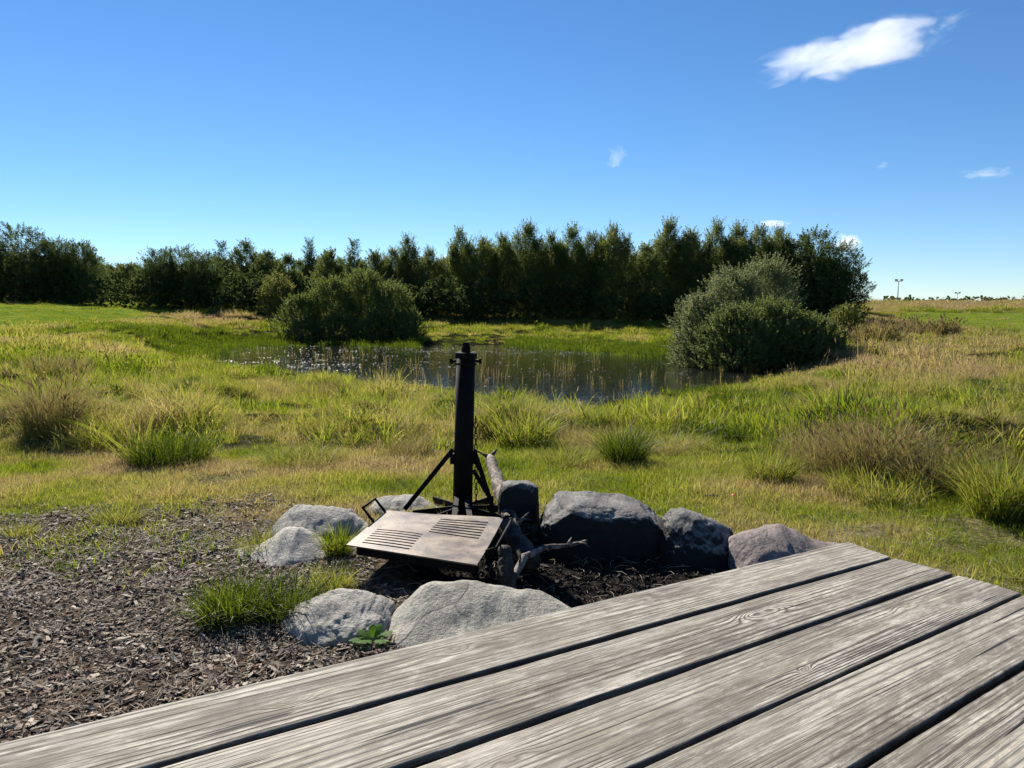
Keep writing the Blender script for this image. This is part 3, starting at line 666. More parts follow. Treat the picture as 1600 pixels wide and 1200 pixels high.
T = [
 (-45, 352, 64, 'round', 'dark leafy tree cut off by the left border of the photo', 1.1),
 (32, 348, 66, 'round', 'tall dark round tree on the far left rise, highest of the left clump', 1.12),
 (84, 369, 67, 'round', 'dark round tree second from the tall one on the far left rise', .95),
 (122, 374, 67, 'round', 'dark round tree at the right end of the far left clump, beside the low gap', 1.0),
 (170, 412, 82, 'mid', 'low pale green tree left in the gap of the tree line', 1.3),
 (203, 409, 84, 'mid', 'low pale green tree right in the gap of the tree line', 1.3),
 (247, 386, 66, 'round', 'dark round tree at the left end of the long wood, beside the gap', 1.0),
 (278, 382, 68, 'round', 'broad dark tree with flat top near the left end of the long wood', 1.1),
 (315, 389, 66, 'round', 'dark rounded tree between the broad flat-topped one and the pointed crowns', 1.0),
 (347, 373, 72, 'spire', 'dark pointed tree rising behind the rounded ones on the left of the wood', 1.2),
 (384, 374, 71, 'mid', 'olive green tree right of the first dark pointed tree', 1.1),
 (418, 390, 68, 'mid', 'mid green tree above the left end of the willow bush', 1.2),
 (450, 395, 66, 'mid', 'mid green tree left of the narrow spire above the willow bush', 1.0),
 (482, 368, 74, 'spire', 'narrow dark spire-shaped tree above the left willow bush', .95),
 (515, 388, 69, 'mid', 'loose green tree right of the narrow dark spire', 1.1),
 (553, 370, 73, 'spire', 'small dark pointed tree above the middle of the willow bush', 1.15),
 (585, 388, 68, 'mid', 'rounded green tree above the right half of the willow bush', 1.1),
 (614, 386, 70, 'birch', 'feathery tree just left of the paler pointed one', 1.0),
 (638, 367, 72, 'birch', 'paler pointed feathery tree left of the low notch with a cloud', 1.0),
 (672, 386, 69, 'birch', 'lower feathery tree at the notch in the wood', 1.1),
 (718, 355, 68, 'birch', 'slender pale birch with a thin tip, first right of the notch', .85),
 (752, 368, 67, 'birch', 'leafy upright tree right of the slender thin-tipped birch', 1.05),
 (786, 365, 67, 'birch', 'upright tree half way between the slender birch and the tallest middle crown', 1.0),
 (826, 346, 67, 'birch', 'tallest pointed yellow-green tree above the iron post', 1.0),
 (861, 362, 67, 'birch', 'upright tree just right of the tallest middle crown', 1.0),
 (893, 351, 67, 'birch', 'broad-topped upright tree in the dark middle of the wood', 1.05),
 (924, 362, 67, 'birch', 'lower upright tree between two taller crowns in the dark middle', 1.0),
 (958, 349, 66, 'birch', 'dark conical tree left of the paler green group', 1.05),
 (1010, 378, 67, 'mid', 'lower pale green tree in the dip left of the right-hand group', 1.1),
 (1045, 342, 69, 'birch', 'tall pale pointed tree at the left of the right-hand group', 1.05),
 (1080, 357, 68, 'birch', 'feathery green tree right of the tall pale pointed one', 1.1),
 (1120, 345, 68, 'birch', 'tall feathery tree above the silver willow bush, left one of three', 1.1),
 (1154, 348, 68, 'birch', 'tall feathery tree above the silver willow bush, middle one of three', 1.1),
 (1188, 351, 68, 'birch', 'tall feathery tree above the silver willow bush, right one of three', 1.1),
 (1216, 352, 69, 'birch', 'feathery tree in front of the small white cloud puff', 1.0),
 (1272, 356, 67, 'round', 'dark round tree second from the right end of the wood', 1.0),
 (1312, 374, 67, 'round', 'dark spreading tree with ragged branches at the right end of the wood', .95),
]
for px, top, d, kd, lb, wd in T: tree(px, top, d, kd, {'birch': 'birch_tree', 'spire': 'spruce_tree'}.get(kd, 'broadleaf_tree'), lb, BG, wd)
tree(430, 424, 62, 'yellow', 'young_tree', 'small yellow-green young tree at the left tip of the far willow bush', BG, 1.2)
rg_ = random.Random(5)
for px in list(range(235, 700, 33)) + list(range(725, 1290, 36)):
    lo = 402 if px < 700 else (388 if 975 < px < 1040 else 376)
    tree(px, lo + rg_.uniform(-4, 8), 74 + rg_.uniform(0, 4), 'mid' if px < 700 else 'birch', 'background_tree', 'dark tree of the back row filling the wood between the front crowns', 'back row of the wood', 1.4)
for px in range(-70, 150, 30):
    tree(px, 392 + rg_.uniform(-4, 6), 74 + rg_.uniform(0, 4), 'mid', 'background_tree', 'dark tree of the back row behind the far left clump', 'back row of the left clump', 1.4)
for px in range(140, 245, 24):
    tree(px, 414 + rg_.uniform(-4, 4), 92 + rg_.uniform(0, 4), 'mid', 'background_tree', 'pale low tree of the far wood seen through the gap on the left', 'far wood in the gap', 1.6)
# dark thicket that closes the foot of the wood
V_, Q_, rn_ = [], [], []; o_ = 0
for px in range(-160, 1345, 17):
    if 1330 < px: continue
    g_ = np.random.default_rng(px + 999); d = 64.5 + g_.uniform(-1, 1); p = W(px, 480, d); h = g_.uniform(2.2, 3.6)
    a, b, c = crown_arrays(g_, h, 1.3, P_bush, 60, 1800, 0.11, 0.3, lump=0.3)
    V_.append(a + np.array([p.x, d, gz(p.x, d) - 0.1])); Q_.append(b + o_); rn_.append(c); o_ += len(a)
th = link('undergrowth', raw_mesh('undergrowth', np.concatenate(V_), [np.concatenate(Q_)], dict(rnd=np.concatenate(rn_)), False), M_leaf_dark)
tag(th, 'dark undergrowth thicket closing the foot of the wood', 'undergrowth', kind='stuff')

# ------------------------------------------------------------------ willow bushes by the pond
M_leaf_green = foliage_mat('green_willow_leaves', [(0, (0.055, 0.085, 0.028)), (0.5, (0.115, 0.150, 0.050)), (1, (0.19, 0.215, 0.085))], trans=0.45, tint=0.5)
def bush(name, lobes, mats, label, group=None):
    """lobes: (px, top, d, half width m, depth m, material index, n)"""
    cx, cy = np.mean([W(l[0], 500, l[2]).x for l in lobes]), np.mean([l[2] for l in lobes])
    e = empty(name, (cx, cy, gz(cx, cy)), label, 'bush', group)
    mbt = MB(); res = {}
    for k, (px, top, d, hw, dp, mi, n, leaf) in enumerate(lobes):
        g_ = np.random.default_rng(int(px) + k * 31); p = W(px, top + 15 * 30 / d + 3, d); z0 = max(gz(p.x, d), WATER) - 0.05; h = p.z - z0
        n = int(n * 2.0); V, Q, rn = crown_arrays(g_, h, hw, P_bush, n // 40, n, leaf * .62, 0.5, slen=0.17, lump=0.38, hs=h * .018, shoot_up=1.3, sq=dp / hw)
        V += np.array([p.x - cx, d - cy, z0 - e.location.z]); res.setdefault(mi, []).append((V, Q, rn))
        for j in range(7):
            a = g_.uniform(0, 6.28); r_ = hw * .55
            s0 = Vector((p.x - cx + g_.uniform(-.2, .2), d - cy, z0 - e.location.z - .1))
            mbt.tube([s0, s0 + Vector((math.cos(a) * r_ * .5, math.sin(a) * r_ * .5, h * .4)), s0 + Vector((math.cos(a) * r_, math.sin(a) * r_, h * .75))], [.06, .045, .015], 6)
    link('stems', mbt.mesh('stems', True), M_bark, e)
    for mi, lst in res.items():
        o = 0; Vs, Qs, Rs = [], [], []
        for V, Q, rn in lst: Vs.append(V); Qs.append(Q + o); Rs.append(rn); o += len(V)
        link('crown', raw_mesh(name + '_crown', np.concatenate(Vs), [np.concatenate(Qs)], dict(rnd=np.concatenate(Rs)), False), mats[mi], e)
    return e
bush('willow_bush', [(1098, 452, 30.5, 1.15, 1.3, 0, 17000, .062), (1150, 420, 31.5, 1.35, 1.5, 0, 22000, .062), (1203, 404, 32.5, 1.2, 1.4, 0, 20000, .062), (1085, 500, 29.8, .85, 1.0, 0, 9000, .055)],
     [M_leaf_silver], 'large silver-grey willow bush at the right end of the pond')
bush('willow_bush', [(1150, 470, 28.3, 1.35, 1.2, 0, 18000, .062), (1200, 462, 29.0, 1.7, 1.4, 0, 24000, .062), (1258, 478, 29.0, 1.3, 1.3, 0, 16000, .062), (1290, 508, 29.2, 1.1, 1.1, 0, 9000, .06)],
     [M_leaf_green], 'dense green willow bush by the water in front of the silver-grey one')
bush('hawthorn_bush', [(1322, 468, 36, .8, .8, 0, 6500, .07)], [M_leaf_yellow], 'small yellow-green bush just right of the two big willow bushes')
bush('willow_bush', [(470, 455, 54, 1.6, 1.6, 0, 13000, .085), (520, 434, 55, 2.0, 1.8, 0, 20000, .085), (570, 422, 55, 2.1, 2.0, 0, 22000, .085), (612, 440, 54, 1.6, 1.8, 0, 15000, .085), (640, 476, 52, 1.1, 1.2, 0, 7000, .08), (475, 492, 52, 1.3, 1.0, 0, 7000, .08), (530, 484, 52, 1.6, 1.0, 0, 9000, .08), (590, 482, 52, 1.6, 1.0, 0, 9000, .08), (634, 500, 51, 1.0, 1.0, 0, 5000, .08)],
     [M_leaf_willow], 'broad blue-green willow bush on the far bank left of the iron post')
M_leaf_brown = foliage_mat('brown_leaves', [(0, (0.14, 0.12, 0.06)), (0.5, (0.26, 0.21, 0.12)), (1, (0.36, 0.29, 0.18))], trans=0.5, tint=.5)
for px, top, d, hw, lb in ((92, 503, 40, .5, 'small dark shrub alone on the left meadow slope'), (143, 505, 40, .6, 'small grey-brown shrub on the left slope, right of its twin')):
    bush('small_shrub', [(px, top, d, hw, hw, 0, 2500, .09)], [M_leaf_brown], lb)

# distant hedge on the right skyline
V_, Q_, rn_ = [], [], []; o_ = 0
for px in range(1385, 2000, 7):
    g_ = np.random.default_rng(px); d = 190 + g_.uniform(-5, 5); p = W(px, 466 + g_.uniform(-3, 4), d); z0 = gz(p.x, d); h = max(p.z - z0, 1)
    a, b, c = crown_arrays(g_, h, 1.4, P_bush, 20, 500, 0.3, 0.3, lump=0.3); V_.append(a + np.array([p.x, d, z0])); Q_.append(b + o_); rn_.append(c); o_ += len(a)
hd = link('distant_hedge', raw_mesh('distant_hedge', np.concatenate(V_), [np.concatenate(Q_)], dict(rnd=np.concatenate(rn_)), False), M_leaf_mid)
tag(hd, 'thin line of distant treetops peeping over the right skyline', 'hedge', kind='stuff')

# ------------------------------------------------------------------ floodlight masts
def metal_mat(name, c1, c2, rough=0.5, metal=0.6, sc=20, spec=.5):
    t = NT(name); tc = t.n('ShaderNodeTexCoord').outputs['Object']; n = t.noise(tc, sc, 6, .65)
    return t.done(t.pbr(t.ramp(n, [(0.35, c1), (0.65, c2)]), rough, t.bump(n, 0.25, 0.003), metal=metal, spec=spec))
M_mast = metal_mat('mast_metal', (0.10, 0.10, 0.11), (0.16, 0.16, 0.17), .5, .3)
for px, top, bot, d, lb in ((1404, 437, 470, 170, 'taller floodlight mast on the right skyline, nearer the wood'), (1496, 457, 470, 240, 'shorter floodlight mast farther right on the skyline')):
    p = W(px, top, d); z0 = gz(p.x, d); e = empty('floodlight_mast', (p.x, d, z0), lb, 'light mast', 'masts on the skyline'); h = p.z - z0
    mb = MB(); mb.tube([(0, 0, 0), (0, 0, h * .96)], [.13, .08], 10); link('pole', mb.mesh('pole', True), M_mast, e)
    mb = MB(); mb.bar((-.75, 0, h * .955), (.75, 0, h * .955), .12, .12); link('crossbar', mb.mesh('crossbar'), M_mast, e)
    for sx in (-.55, .62):
        mb = MB(); mb.box((sx, -.15, h * .955 + .28), (.6, .3, .28), Matrix.Rotation(R(25), 3, 'X')); link('floodlight', mb.mesh('floodlight', bevel=.03), M_mast, e)

# ------------------------------------------------------------------ clouds
def cloud_mat(name, dens, sc, thr, seed):
    t = NT(name); tc = t.n('ShaderNodeTexCoord').outputs['Object']
    ln = t.n('ShaderNodeVectorMath', operation='LENGTH'); t.l(tc, ln.inputs[0])
    mp = t.n('ShaderNodeMapping'); mp.inputs['Location'].default_value = (seed, seed * .7, 0); mp.inputs['Scale'].default_value = sc; t.l(tc, mp.inputs[0])
    n = t.noise(mp.outputs[0], 1.0, 7, 0.62, 0.6)
    edge = t.math('SUBTRACT', 1.0, ln.outputs['Value'])
    v = t.math('ADD', n, t.math('MULTIPLY', edge, 0.55))
    mr = t.n('ShaderNodeMapRange', interpolation_type='SMOOTHSTEP'); t.l(v, mr.inputs[0])
    mr.inputs[1].default_value = thr; mr.inputs[2].default_value = thr + .16; mr.inputs[3].default_value = 0; mr.inputs[4].default_value = dens
    v2 = t.math('MULTIPLY', mr.outputs[0], t.math('GREATER_THAN', edge, 0.0))
    p = t.n('ShaderNodeVolumePrincipled'); p.inputs['Color'].default_value = (.93, .95, .98, 1); p.inputs['Anisotropy'].default_value = 0.3
    t.l(v2, p.inputs['Density']); t.l(p.outputs[0], t.out.inputs['Volume']); return t.m
def cloud(px, py, wpx, hpx, d, rot, dens, thr, sc, seed, label):
    import bmesh
    bm = bmesh.new(); bmesh.ops.create_icosphere(bm, subdivisions=3, radius=1.0); me = bpy.data.meshes.new('cloud'); bm.to_mesh(me); bm.free()
    o = link('cloud', me, cloud_mat('cloud_vapour', dens, sc, thr, seed)); o.location = W(px, py, d)
    k = d / F; o.scale = (wpx / 2 * k, wpx / 3.2 * k, hpx / 2 * k); o.rotation_euler = (0, -R(rot), 0)
    tag(o, label, 'cloud'); return o
cloud(1334, 82, 385, 82, 900, 11, 0.014, 0.67, (2.4, 2, 1.3), 1.3, 'large bright white wedge-shaped cloud high in the upper right sky')
cloud(962, 245, 66, 58, 900, 45, 0.016, 0.79, (2.6, 2, 2.2), 8.3, 'small wispy white cloud shred right of the middle of the sky')
cloud(1379, 258, 34, 16, 900, 15, 0.018, 0.72, (2, 2, 2), 5.7, 'tiny faint cloud puff below the large white cloud')
cloud(1540, 271, 130, 26, 900, 3, 0.012, 0.74, (3, 2, 2), 2.2, 'thin flat cloud streak near the right border of the sky')
cloud(1326, 380, 50, 34, 1200, 0, 0.06, 0.60, (2, 2, 2), 9.1, 'white cloud puff just behind the dark tree at the right end of the wood')
cloud(1210, 350, 60, 16, 1200, 0, 0.04, 0.62, (2, 2, 2), 4.4, 'low white cloud puff peeping over the feathery trees')
cloud(695, 402, 18, 14, 1200, 0, 0.05, 0.6, (1.6, 2, 2), 6.6, 'tiny white cloud puff in the notch of the wood')

# ------------------------------------------------------------------ stones
def stone_mat(name, c1, c2, c3, lichen=0.0, soot=False, strat=False):
    t = NT(name); tc = t.n('ShaderNodeTexCoord').outputs['Object']
    n1 = t.noise(tc, 6, 8, .65, .3); n2 = t.noise(tc, 70, 4, .7); n3 = t.noise(tc, 2.2, 4)
    c = t.ramp(n1, [(0.32, c1), (0.5, c2), (0.68, c3)])
    c = t.mix(t.math('MULTIPLY', t.ramp(n2, [(0.5, 0.0), (0.62, 1.0)]), 0.45), c, tuple(x * .35 for x in c1))
    c = t.mix(t.math('MULTIPLY', t.ramp(n2, [(0.30, 1.0), (0.42, 0.0)]), 0.5), c, tuple(min(1, x * 1.5) for x in c3))
    vo = t.n('ShaderNodeTexVoronoi', feature='DISTANCE_TO_EDGE', i_Scale=2.1); 
    mp = t.n('ShaderNodeMix', data_type='VECTOR'); mp.inputs[0].default_value = 0.25; nc = t.n('ShaderNodeTexNoise', i_Scale=3.0); t.l(tc, nc.inputs[0]); t.l(tc, mp.inputs[4]); t.l(nc.outputs['Color'], mp.inputs[5]); t.l(mp.outputs[1], vo.inputs['Vector'])
    crack = t.ramp(vo.outputs[0], [(0.0, 0.0), (0.012, 1.0)])
    c = t.mix(t.math('MULTIPLY', t.math('SUBTRACT', 1.0, crack), 0.4), c, (0.03, 0.028, 0.025))
    c = t.mix(t.math('MULTIPLY', t.ramp(t.noise(tc, 4.3, 5, .6, .5), [(0.52, 0.0), (0.64, 1.0)]), .5), c, (0.13, 0.105, 0.078))
    if lichen: c = t.mix(t.math('MULTIPLY', t.ramp(n3, [(0.5, 0.0), (0.58, 1.0)]), lichen), c, (0.30, 0.31, 0.24))
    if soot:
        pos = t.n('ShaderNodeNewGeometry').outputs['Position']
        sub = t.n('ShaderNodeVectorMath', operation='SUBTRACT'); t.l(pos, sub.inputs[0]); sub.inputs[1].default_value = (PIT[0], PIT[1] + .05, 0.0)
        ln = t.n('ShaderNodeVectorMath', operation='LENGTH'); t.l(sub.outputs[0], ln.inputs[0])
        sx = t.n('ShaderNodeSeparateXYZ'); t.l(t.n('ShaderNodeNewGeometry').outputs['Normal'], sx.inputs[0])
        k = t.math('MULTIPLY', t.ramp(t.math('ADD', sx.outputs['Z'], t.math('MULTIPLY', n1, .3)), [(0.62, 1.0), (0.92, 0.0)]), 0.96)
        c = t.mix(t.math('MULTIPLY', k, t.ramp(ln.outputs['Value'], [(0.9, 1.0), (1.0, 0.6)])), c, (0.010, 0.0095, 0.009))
    h = t.math('ADD', t.math('MULTIPLY', n1, 1.0), t.math('MULTIPLY', n2, 0.35))
    nb = t.bump(h, 0.8, 0.025); nb = t.bump(crack, 0.4, 0.005, nb)
    return t.done(t.pbr(c, 0.85, nb, spec=0.3))
M_st_grey = stone_mat('grey_granite', (0.18, 0.167, 0.145), (0.31, 0.29, 0.255), (0.43, 0.405, 0.355), .2)
M_st_pale = stone_mat('pale_stone', (0.27, 0.25, 0.215), (0.38, 0.355, 0.305), (0.48, 0.45, 0.39))
M_st_green = stone_mat('greenish_stone', (0.17, 0.162, 0.135), (0.29, 0.275, 0.23), (0.39, 0.37, 0.31), .2)
M_st_dark = stone_mat('sooty_stone', (0.10, 0.095, 0.088), (0.18, 0.172, 0.16), (0.28, 0.268, 0.25), soot=True)
M_st_red = stone_mat('reddish_stone', (0.13, 0.105, 0.10), (0.20, 0.165, 0.155), (0.27, 0.225, 0.21))
def stone(prof, base, D, fr, mat, label, seed, p=4.0, nz=0.03, strat=0.0, facet=0.05, n=(120, 84), foot=None, tw=0.0, fine=1.0):
    """loft: prof = silhouette (photo px) of the back ridge; base = pixel row of the front foot; D = depth; fr = height of front lip / ridge"""
    foot = foot or (prof[0][0] + prof[-1][0]) / 2
    yF = G(foot, base).y; ry = D / 2; d = yF + ry; yR = yF + 1.45 * ry
    xs = np.array([W(a, b, yR).x for a, b in prof]); zs = np.maximum(np.array([W(a, b, yR).z for a, b in prof]), .035)
    x0, x1 = xs[0], xs[-1]; nx, nt = n
    zb = gz((x0 + x1) / 2, d) - 0.07
    u = np.linspace(0, math.pi, nx); X = -np.cos(u)
    xw = (x0 + x1) / 2 + X * (x1 - x0) / 2
    hh = np.interp(xw, xs, zs)
    wd = (1 - np.abs(X) ** 4.5) ** 0.5; ends = np.minimum(1, (1 - np.abs(X)) / 0.05) ** 0.5
    th = np.linspace(0, 2 * math.pi, nt, endpoint=False)
    cs, sn = np.cos(th), np.sin(th)
    yy = np.sign(cs) * np.abs(cs) ** (2 / p); zz = np.sign(sn) * np.abs(sn) ** (2 / p)
    Y = d + ry * wd[:, None] * yy[None] + tw * X[:, None]
    slope = fr + (1 - fr) * sstep(-1.1, 0.55, yy)[None]
    top = np.maximum(hh - zb, .02)[:, None] * ends[:, None] * slope
    xw = xw[:, None] * (Y / yR) ** np.where(np.abs(Y - yR) < D, 0.0, 0.0)
    Z = zb + np.where(zz[None] > 0, top * zz[None], 0.06 * zz[None] * wd[:, None])
    xw = xw[:, 0] if xw.ndim == 2 else xw
    V = np.stack([np.repeat(xw[:, None], nt, 1), Y, Z], -1).reshape(-1, 3)
    c = np.array([(x0 + x1) / 2, d, zb + 0.06]); size = (x1 - x0)
    # facets: clip with random planes, then noise
    rg = np.random.default_rng(seed); ctr = V.mean(0)
    for k in range(18):
        nrm = rg.normal(0, 1, 3); nrm[2] = abs(nrm[2]) * .6; nrm[0] *= .6; nrm /= np.linalg.norm(nrm)
        dd = (V - ctr) @ nrm; lim = dd.max() * (1 - facet * rg.uniform(.6, 3.0)); ov = np.maximum(dd - lim, 0)
        V -= nrm * (ov * 0.85)[:, None]
    out = []
    sc = 2.2 / size
    for v in V:
        q = Vector(v) * sc + Vector((seed * 3.1, 0, 0)); a = mnoise.fractal(q, 0.9, 2.1, 3); b = mnoise.fractal(q * 4.5, 0.8, 2.1, 5)
        dv = (v - ctr); dv = dv / (np.linalg.norm(dv) + 1e-6)
        b2 = mnoise.ridged_multi_fractal(q * 3.0, 0.9, 2.2, 4, 1.0, 2.0); s_ = nz * size * (a * 1.0 + b * 0.35 * fine - b2 * 0.22 * fine)
        if strat: s_ += strat * size * abs(mnoise.noise(Vector((v[0] * 1.5, v[1] * 1.5 + 3, v[2] * 42))))
        out.append(v + dv * s_)
    V = np.array(out) - c
    i = np.arange(nx - 1)[:, None]; j = np.arange(nt)[None]
    Q = np.stack([i * nt + j, i * nt + (j + 1) % nt, (i + 1) * nt + (j + 1) % nt, (i + 1) * nt + j], -1).reshape(-1, 4)
    me = raw_mesh('boulder', V, [Q])
    import bmesh
    bm = bmesh.new(); bm.from_mesh(me); bmesh.ops.remove_doubles(bm, verts=bm.verts[:], dist=0.0006); bmesh.ops.recalc_face_normals(bm, faces=bm.faces[:]); bm.to_mesh(me); bm.free()
    for p_ in me.polygons: p_.use_smooth = True
    o = link('boulder', me, mat, loc=c); tag(o, label, 'boulder', 'stones ringing the fire pit'); return o
stone([(420, 832), (430, 812), (446, 795), (468, 784), (500, 781), (530, 783), (555, 793), (572, 812), (582, 838)], 850, .42, .55, M_st_grey, 'smooth grey oval boulder behind the triangular one, by the wire handle', 1, p=3.0)
stone([(372, 884), (378, 866), (402, 852), (425, 838), (446, 822), (468, 820), (490, 834), (512, 850), (530, 875)], 896, .46, .30, M_st_pale, 'pale triangular boulder left of the grill plate, grass at its foot', 2, p=3.6, facet=.012, nz=.02)
stone([(568, 800), (578, 784), (598, 772), (625, 768), (655, 773), (682, 788), (700, 806)], 812, .36, .6, M_st_grey, 'low boulder at the back, half hidden behind the brace and the plate', 3, p=3)
stone([(436, 985), (446, 962), (470, 935), (498, 921), (540, 919), (585, 923), (612, 936), (630, 958), (634, 985)], 1016, .44, .62, M_st_grey, 'cracked rough grey boulder in front with the leafy weed on its right', 4, p=3.4, nz=.038, n=(220, 150), fine=1.1)
stone([(606, 1003), (614, 972), (630, 942), (652, 915), (670, 907), (720, 906), (775, 911), (830, 922), (870, 931), (905, 944), (945, 972)], 1040, .60, .52, M_st_green, 'big greenish slanted boulder in front, partly behind the table edge', 5, p=3.6, facet=.06, nz=.036, n=(240, 150), foot=770, fine=.5)
stone([(777, 836), (778, 768), (786, 750), (812, 746), (836, 750), (843, 768), (842, 838)], 826, .22, .97, M_st_dark, 'upright dark block-shaped boulder behind the log', 6, p=6, facet=.03, nz=.025)
stone([(839, 830), (845, 793), (862, 774), (885, 765), (925, 764), (965, 770), (1000, 782), (1024, 798), (1036, 828)], 852, .42, .88, M_st_dark, 'widest dark layered boulder at the back of the pit', 7, p=5.5, strat=.010, nz=.025, facet=.04, n=(200, 150))
stone([(1022, 842), (1029, 804), (1042, 788), (1065, 785), (1095, 789), (1118, 801), (1134, 820), (1143, 850)], 864, .38, .68, M_st_dark, 'rounded purple-grey boulder right of the widest layered one', 8, p=3.2, facet=.07, nz=.04, n=(170, 130))
stone([(1130, 872), (1141, 836), (1160, 822), (1190, 815), (1212, 815), (1240, 826), (1268, 840), (1292, 852), (1315, 876)], 888, .46, .42, M_st_red, 'flat reddish boulder at the right end of the ring, against the table corner', 9, p=4.5, nz=.03, facet=.05, n=(170, 130))

# ------------------------------------------------------------------ fire grill
M_iron = metal_mat('black_iron', (0.0025, 0.0022, 0.002), (0.007, 0.0055, 0.0045), .75, .0, 25, .15)
def rust_mat():
    t = NT('rusty_plate'); tc = t.n('ShaderNodeTexCoord').outputs['Object']; n = t.noise(tc, 7, 8, .65, .4); n2 = t.noise(tc, 60, 4, .6)
    c = t.ramp(n, [(0.30, (0.03, 0.02, 0.015)), (0.43, (0.10, 0.074, 0.055)), (0.56, (0.17, 0.130, 0.094)), (0.72, (0.25, 0.203, 0.155))])
    c = t.mix(t.math('MULTIPLY', n2, 0.45), c, (0.05, 0.035, 0.028))
    return t.done(t.pbr(c, t.ramp(n, [(0.3, .42), (0.7, .62)]), t.bump(t.math('ADD', n, t.math('MULTIPLY', n2, .4)), .3, .004), metal=.25))
M_rust = rust_mat()
PB = Vector((W(722, 800, 4.58).x, 4.58, 0)); PB.z = gz(PB.x, PB.y) - .02
gr = empty('fire_grill', PB, 'black iron fire grill: upright post with braces and a rusty slotted plate over the pit', 'grill')
def gp(px, py, d): return W(px, py, d) - PB
k = 4.58 / F
top = gp(728, 552, 4.58); lean = Vector((top.x, 0, 0))
def ax(z): return Vector((top.x * (z / top.z), 0, z))
mb = MB(); mb.tube([ax(0), ax(top.z)], [.060, .056], 24); link('post', mb.mesh('post', True), M_iron, gr)
mb = MB(); mb.tube([ax(top.z - .03), ax(top.z + .004)], [.066, .066], 24); mb.tube([ax(top.z - .07), ax(top.z - .058)], [.064, .064], 24); link('collar', mb.mesh('collar', False), M_iron, gr)
mb = MB(); mb.tube([ax(top.z), ax(top.z + .035), ax(top.z + .05), ax(top.z + .066)], [.026, .026, .020, .018], 14, jit=.1); link('inner_tube', mb.mesh('inner_tube'), M_iron, gr)
for sx in (-1, 1):
    mb = MB(); z = top.z - .045; a = ax(z) + Vector((sx * .05, 0, 0)); mb.tube([a, a + Vector((sx * .045, 0, -.004))], .008, 8); mb.tube([a + Vector((sx * .028, 0, -.003)), a + Vector((sx * .045, 0, -.004))], .016, 6); link('bolt', mb.mesh('bolt'), M_iron, gr)
for pa, pb_ in (((708, 702, 4.57), (632, 796, 4.50)), ((741, 704, 4.56), (772, 800, 4.46)), ((740, 735, 4.64), (764, 776, 5.0))):
    mb = MB(); mb.bar(gp(*pa), gp(*pb_), .028, .010, (0, 1, 0.2)); link('brace', mb.mesh('brace', bevel=.002), M_iron, gr)
for sx in (-.065, .062):
    mb = MB(); mb.box(ax(.36) + Vector((sx, -.01, .02)), (.03, .03, .06)); link('brace_bracket', mb.mesh('brace_bracket', bevel=.003), M_iron, gr)
for a in (-168, -128, -100, -70, -35, 10, 60, 125):
    d_ = Vector((math.cos(R(a)), math.sin(R(a)), 0)); L_ = .30 if a < 0 else .36
    mb = MB(); mb.bar(Vector((0, 0, .07)) + d_ * .04, d_ * L_ + Vector((0, 0, .055)), .012, .045); link('base_leg', mb.mesh('base_leg', bevel=.002), M_iron, gr)
mb = MB(); mb.tube([(0, 0, .015), (0, 0, .03)], [.15, .15], 24); link('base_flange', mb.mesh('base_flange'), M_iron, gr)
# chain down the right of the post
for i_ in range(16):
    z = .62 - i_ * .034; c0 = Vector((top.x * .5 + .072, -.01, z)); mb = MB()
    lk = [c0 + Vector(((math.cos(a_) * .009) * (1 if i_ % 2 else .2), (math.cos(a_) * .009) * (.2 if i_ % 2 else 1), math.sin(a_) * .021)) for a_ in np.linspace(0, 2 * math.pi, 11)]
    mb.tube(lk, .0028, 6); link('chain_link', mb.mesh('chain_link', True), M_iron, gr)
# plate
ZP = .17
def plp(px, py):
    g_ = G(px, py, ZP); return Vector((g_.x, g_.y, ZP))
BL, BR, FR, FL = plp(606, 797), plp(787, 809), plp(745, 881), plp(541, 851)
def bil(u, v, z=0.0):     # u left-right, v front(0)-back(1)
    a = FL.lerp(FR, u); b = BL.lerp(BR, u); p_ = a.lerp(b, v)
    return p_ + Vector((0, 0, z + .006 * math.sin(u * 5) * math.sin(v * 4) - .004 * u))
def in_slot(u, v):
    pass
slots = []
for i_ in range(7): slots.append((.095, .475, .085 + i_ * .055, .085 + i_ * .055 + .022))
for i_ in range(7): slots.append((.50, .90, .50 + i_ * .058, .50 + i_ * .058 + .024))
us = sorted({0, .03, .095, .2, .3, .4, .475, .50, .6, .7, .8, .90, .97, 1} | {1}); vs_ = sorted({0, 1, .02, .98} | {s_[2] for s_ in slots} | {s_[3] for s_ in slots})
vs_ = [v for i2, v in enumerate(vs_) if i2 == 0 or v - vs_[i2 - 1] > 1e-5]
def hole(uc, vc): return any(a < uc < b and c < vc < d_ for a, b, c, d_ in slots)
mb = MB(); nu, nv = len(us), len(vs_); TH = .006
lip = lambda u, v: .0
vv = [bil(u, v) - PB for v in vs_ for u in us] + [bil(u, v) - PB - Vector((0, 0, TH)) for v in vs_ for u in us]; ff = []; o_ = nu * nv
cell = [[not hole((us[i_] + us[i_ + 1]) / 2, (vs_[j_] + vs_[j_ + 1]) / 2) for i_ in range(nu - 1)] for j_ in range(nv - 1)]
for j_ in range(nv - 1):
    for i_ in range(nu - 1):
        if not cell[j_][i_]: continue
        a = j_ * nu + i_; ff += [(a, a + 1, a + nu + 1, a + nu), (o_ + a, o_ + a + nu, o_ + a + nu + 1, o_ + a + 1)]
        for dj, di, e1, e2 in ((-1, 0, a, a + 1), (1, 0, a + nu + 1, a + nu), (0, -1, a + nu, a), (0, 1, a + 1, a + nu + 1)):
            jj, ii = j_ + dj, i_ + di
            if not (0 <= jj < nv - 1 and 0 <= ii < nu - 1) or not cell[jj][ii]: ff.append((e2, e1, o_ + e1, o_ + e2))
